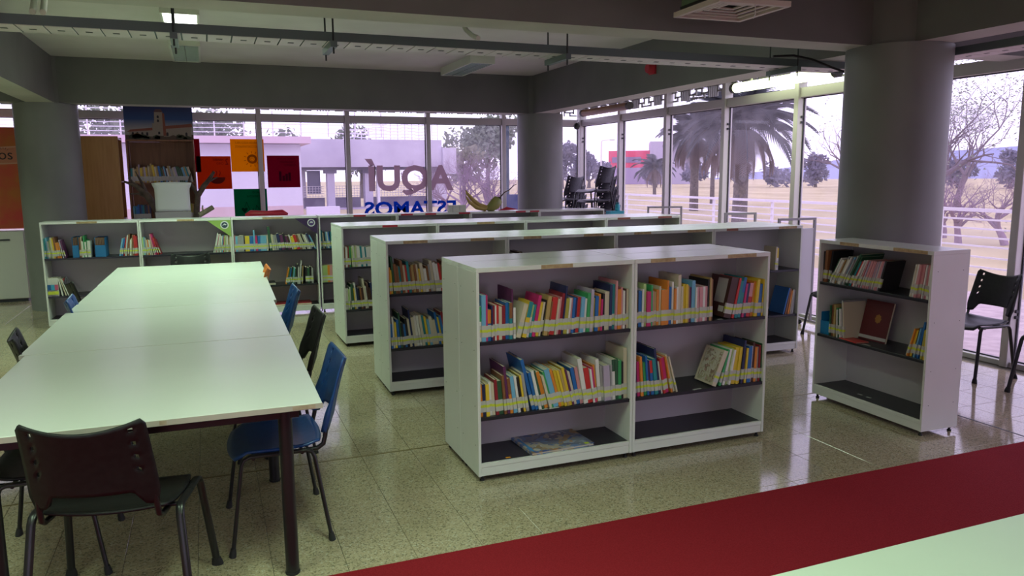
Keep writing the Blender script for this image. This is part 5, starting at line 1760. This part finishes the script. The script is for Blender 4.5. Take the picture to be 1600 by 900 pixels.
poster(-0.105, 1.465, (0.50, 0.075, 0.012), (0.20, 0.025, 0.02), 'orange square poster with a steaming bowl, beside the wooden shelf', d_orange)
poster(0.385, 1.722, (0.80, 0.40, 0.005), (0.40, 0.16, 0.01), 'yellow square poster with a sun sign, the highest one', d_yellow)
poster(0.395, 0.97, (0.005, 0.20, 0.09), (0.0, 0.06, 0.03), 'green square poster with heart and pulse line, below the yellow one', d_green)
poster(0.905, 1.475, (0.28, 0.006, 0.045), (0.10, 0.005, 0.03), 'dark red square poster across the window post from the yellow', d_red)
poster(-0.53, 1.72, (0.28, 0.006, 0.03), (0.10, 0.005, 0.03), 'crimson square poster peeping out behind the wooden shelf', lambda r, dm: None)
tag(link('window_lettering', text_mesh('window_lettering', 'AQUÍ', 1.49, 0.60, film_mat('mauve_film', (0.62, 0.49, 0.55), 0.5), 0.002, 0.035), loc=(3.905, 12.606, 1.315)), 'large mauve letters AQUÍ seen mirrored on the back glass', 'lettering').scale = (-1, 1, 1)
tag(link('window_lettering', text_mesh('window_lettering', 'ESTAMOS', 1.56, 0.235, film_mat('blue_film', (0.015, 0.12, 0.60), 0.5), 0.002, 0.03), loc=(3.945, 12.606, 0.99)), 'blue letters ESTAMOS seen mirrored below the mauve word', 'lettering').scale = (-1, 1, 1)

# ---- things standing on or behind the back row
for k, (x, w, h, lab) in enumerate(((1.66, 0.05, 0.085, 'narrow white box on the back row below the window letters'), (1.715, 0.085, 0.085, 'square white box in the middle of three, back row'), (1.805, 0.085, 0.085, 'square white box nearest the green ornament'))):
    bxo = thing('small_box', lab, 'box', on_case(R4[0], x, 0.12, H + 0.0003), a4, 'small white boxes on the back row')
    MB().box(0, 0, 0, w, 0.08, h - 0.012).build('box_body', HOUS, bxo)
    MB().box(-0.001, -0.001, h - 0.012, w + 0.001, 0.081, h).build('box_lid', HOUS, bxo)
orn = thing('green_ornament', 'green and yellow carved ornament with a long thin twig', 'ornament', on_case(R4[2], 0.24, 0.14, H + 0.0005), 0)
orn.scale = (1.25, 1.25, 1.25)
GRN = noisy('ornament_green', (0.20, 0.24, 0.06), (0.32, 0.30, 0.09), 9, 0.5)
YEL = noisy('ornament_yellow', (0.42, 0.30, 0.08), (0.50, 0.36, 0.12), 9, 0.5)
MB().tube([(0.0, 0, 0.02), (0.06, 0, 0.035), (0.11, 0, 0.07), (0.15, 0, 0.12), (0.155, 0, 0.125)], [0.012, 0.05, 0.062, 0.052, 0.04], 12).build('body', GRN, orn)
MB().tube([(0.135, -0.005, 0.105), (0.165, -0.01, 0.135)], [0.036, 0.02], 10).build('dark_mouth', mat('ornament_dark', (0.04, 0.03, 0.025), 0.7), orn)
MB().tube([(0.02, 0, 0.03), (-0.06, 0.01, 0.06), (-0.13, 0.01, 0.12), (-0.19, 0.02, 0.19), (-0.20, 0.02, 0.22)], [0.03, 0.026, 0.021, 0.015, 0.006], 8).build('yellow_horn', YEL, orn)
MB().tube([(0.0, -0.03, 0.02), (-0.10, -0.02, 0.04), (-0.18, -0.02, 0.10), (-0.215, -0.02, 0.16)], [0.025, 0.022, 0.018, 0.006], 8).build('yellow_horn', YEL, orn)
MB().tube([(0.16, 0, 0.13), (0.22, 0, 0.19), (0.28, 0.01, 0.215), (0.34, 0.02, 0.265), (0.37, 0.02, 0.275)], [0.008, 0.006, 0.005, 0.004, 0.003], 5).build('twig', BARK, orn)
ft = thing('red_feathers', 'flat spray of red feathers beside the green ornament', 'ornament', on_case(R4[2], 0.42, 0.13, H + 0.0005), 0)
for k in range(7):
    MB().add([(0.0, 0.01 * k - 0.03, 0.004), (0.10, 0.016 * k - 0.05, 0.05 - 0.004 * k), (0.27 - 0.012 * k, 0.02 * k - 0.06, 0.012 + 0.003 * k), (0.10, 0.016 * k - 0.03, 0.014)], [(0, 1, 2), (0, 2, 3), (0, 3, 1), (1, 3, 2)]).build('feather', REDP, ft)
ra = thing('red_armchair', 'red padded armchair whose top shows over the back bookcases', 'chair', (0.73, 10.7, 0), math.pi)
MB().tube([(-0.26, 0, 1.14), (-0.2, 0.01, 1.165), (0, 0.04, 1.158), (0.2, 0.01, 1.165), (0.26, 0, 1.14)], [0.03, 0.05, 0.045, 0.05, 0.03], 12).build('head_roll', REDP, ra)
MB().box(-0.26, -0.03, 0.48, 0.26, 0.05, 1.13).build('backrest', REDP, ra, 0.02)
MB().box(-0.26, 0.051, 0.36, 0.26, 0.52, 0.48).build('seat', REDP, ra, 0.02)
for sx in (-1, 1):
    MB().box(sx * 0.30 - 0.035, -0.02, 0.36, sx * 0.30 + 0.035, 0.50, 0.66).build('armrest', REDP, ra, 0.015)
    for y in (0.02, 0.48):
        MB().tube([(sx * 0.24, y, 0), (sx * 0.24, y, 0.36)], 0.018, 8).build('leg', DARKM, ra)
sd = thing('side_desk', 'small white desk between the back row and the window', 'table', (5.50, 9.80, 0))
MB().box(-0.32, -0.22, 1.015, 0.32, 0.22, 1.04).build('table_top', WHITE, sd, 0.001)
for sx in (-0.29, 0.29):
    for sy in (-0.19, 0.19):
        MB().box(sx - 0.015, sy - 0.015, 0, sx + 0.015, sy + 0.015, 1.0145).build('leg', HOUS, sd)
tb_ = thing('teal_box', 'teal plastic box on the small white desk', 'box', (5.42, 9.74, 1.0403))
TEAL = mat('teal_plastic', (0.03, 0.36, 0.44), 0.4)
MB().box(-0.11, -0.07, 0, 0.11, 0.07, 0.07).build('box_body', TEAL, tb_, 0.004)
MB().box(-0.112, -0.072, 0.0705, 0.112, 0.072, 0.085).build('box_lid', TEAL, tb_, 0.003)
bt = thing('teal_bottle', 'teal drinking bottle standing on the teal box', 'bottle', (5.47, 9.76, 1.1256))
MB().lathe([(0.034, 0), (0.036, 0.01), (0.036, 0.075), (0.026, 0.095)], 16).build('bottle_body', TEAL, bt)
MB().lathe([(0.024, 0.0955), (0.026, 0.098), (0.026, 0.12)], 14).build('cap', mat('dark_teal', (0.02, 0.16, 0.20), 0.4), bt)


def stand(x, y, a, w, h, label):
    r = thing('display_stand', label, 'stand', (x, y, 0), a, 'grey framed display stands by the side windows')
    GF = mat('grey_frame_paint', (0.34, 0.32, 0.36), 0.45)
    for sx in (-1, 1):
        MB().box(sx * w / 2 - 0.012, -0.012, 0.075, sx * w / 2 + 0.012, 0.012, h - 0.025).build('post', GF, r)
        ft_ = MB().box(sx * w / 2 - 0.012, -0.20, 0.05, sx * w / 2 + 0.012, 0.20, 0.0745).build('foot_bar', GF, r)
        for y_ in (-0.17, 0.17):
            m_ = MB().lathe([(0.008, -0.011), (0.024, -0.011), (0.024, 0.011), (0.008, 0.011)], 14)
            m_.v = [(sx * w / 2 + v[2], y_ + v[0], 0.0245 + v[1]) for v in m_.v]
            m_.build('caster', RUBBER, ft_)
    MB().box(-w / 2 - 0.012, -0.012, h - 0.0245, w / 2 + 0.012, 0.012, h).build('top_bar', GF, r)
    MB().box(-w / 2 + 0.013, -0.008, 0.15, w / 2 - 0.013, 0.008, h - 0.11).build('board', mat('white_board', (0.70, 0.68, 0.74), 0.35), r)
    return r


stand(5.78, 6.47, -0.08, 0.44, 1.18, 'framed white display stand between window and second row')
stand(5.72, 7.33, -0.25, 0.36, 1.20, 'framed display stand beyond the second row end')
stand(5.90, 9.20, -0.35, 0.46, 1.20, 'framed display stand beyond the third row end')

print('books placed', BOOKN[0], 'objects', len(bpy.data.objects))
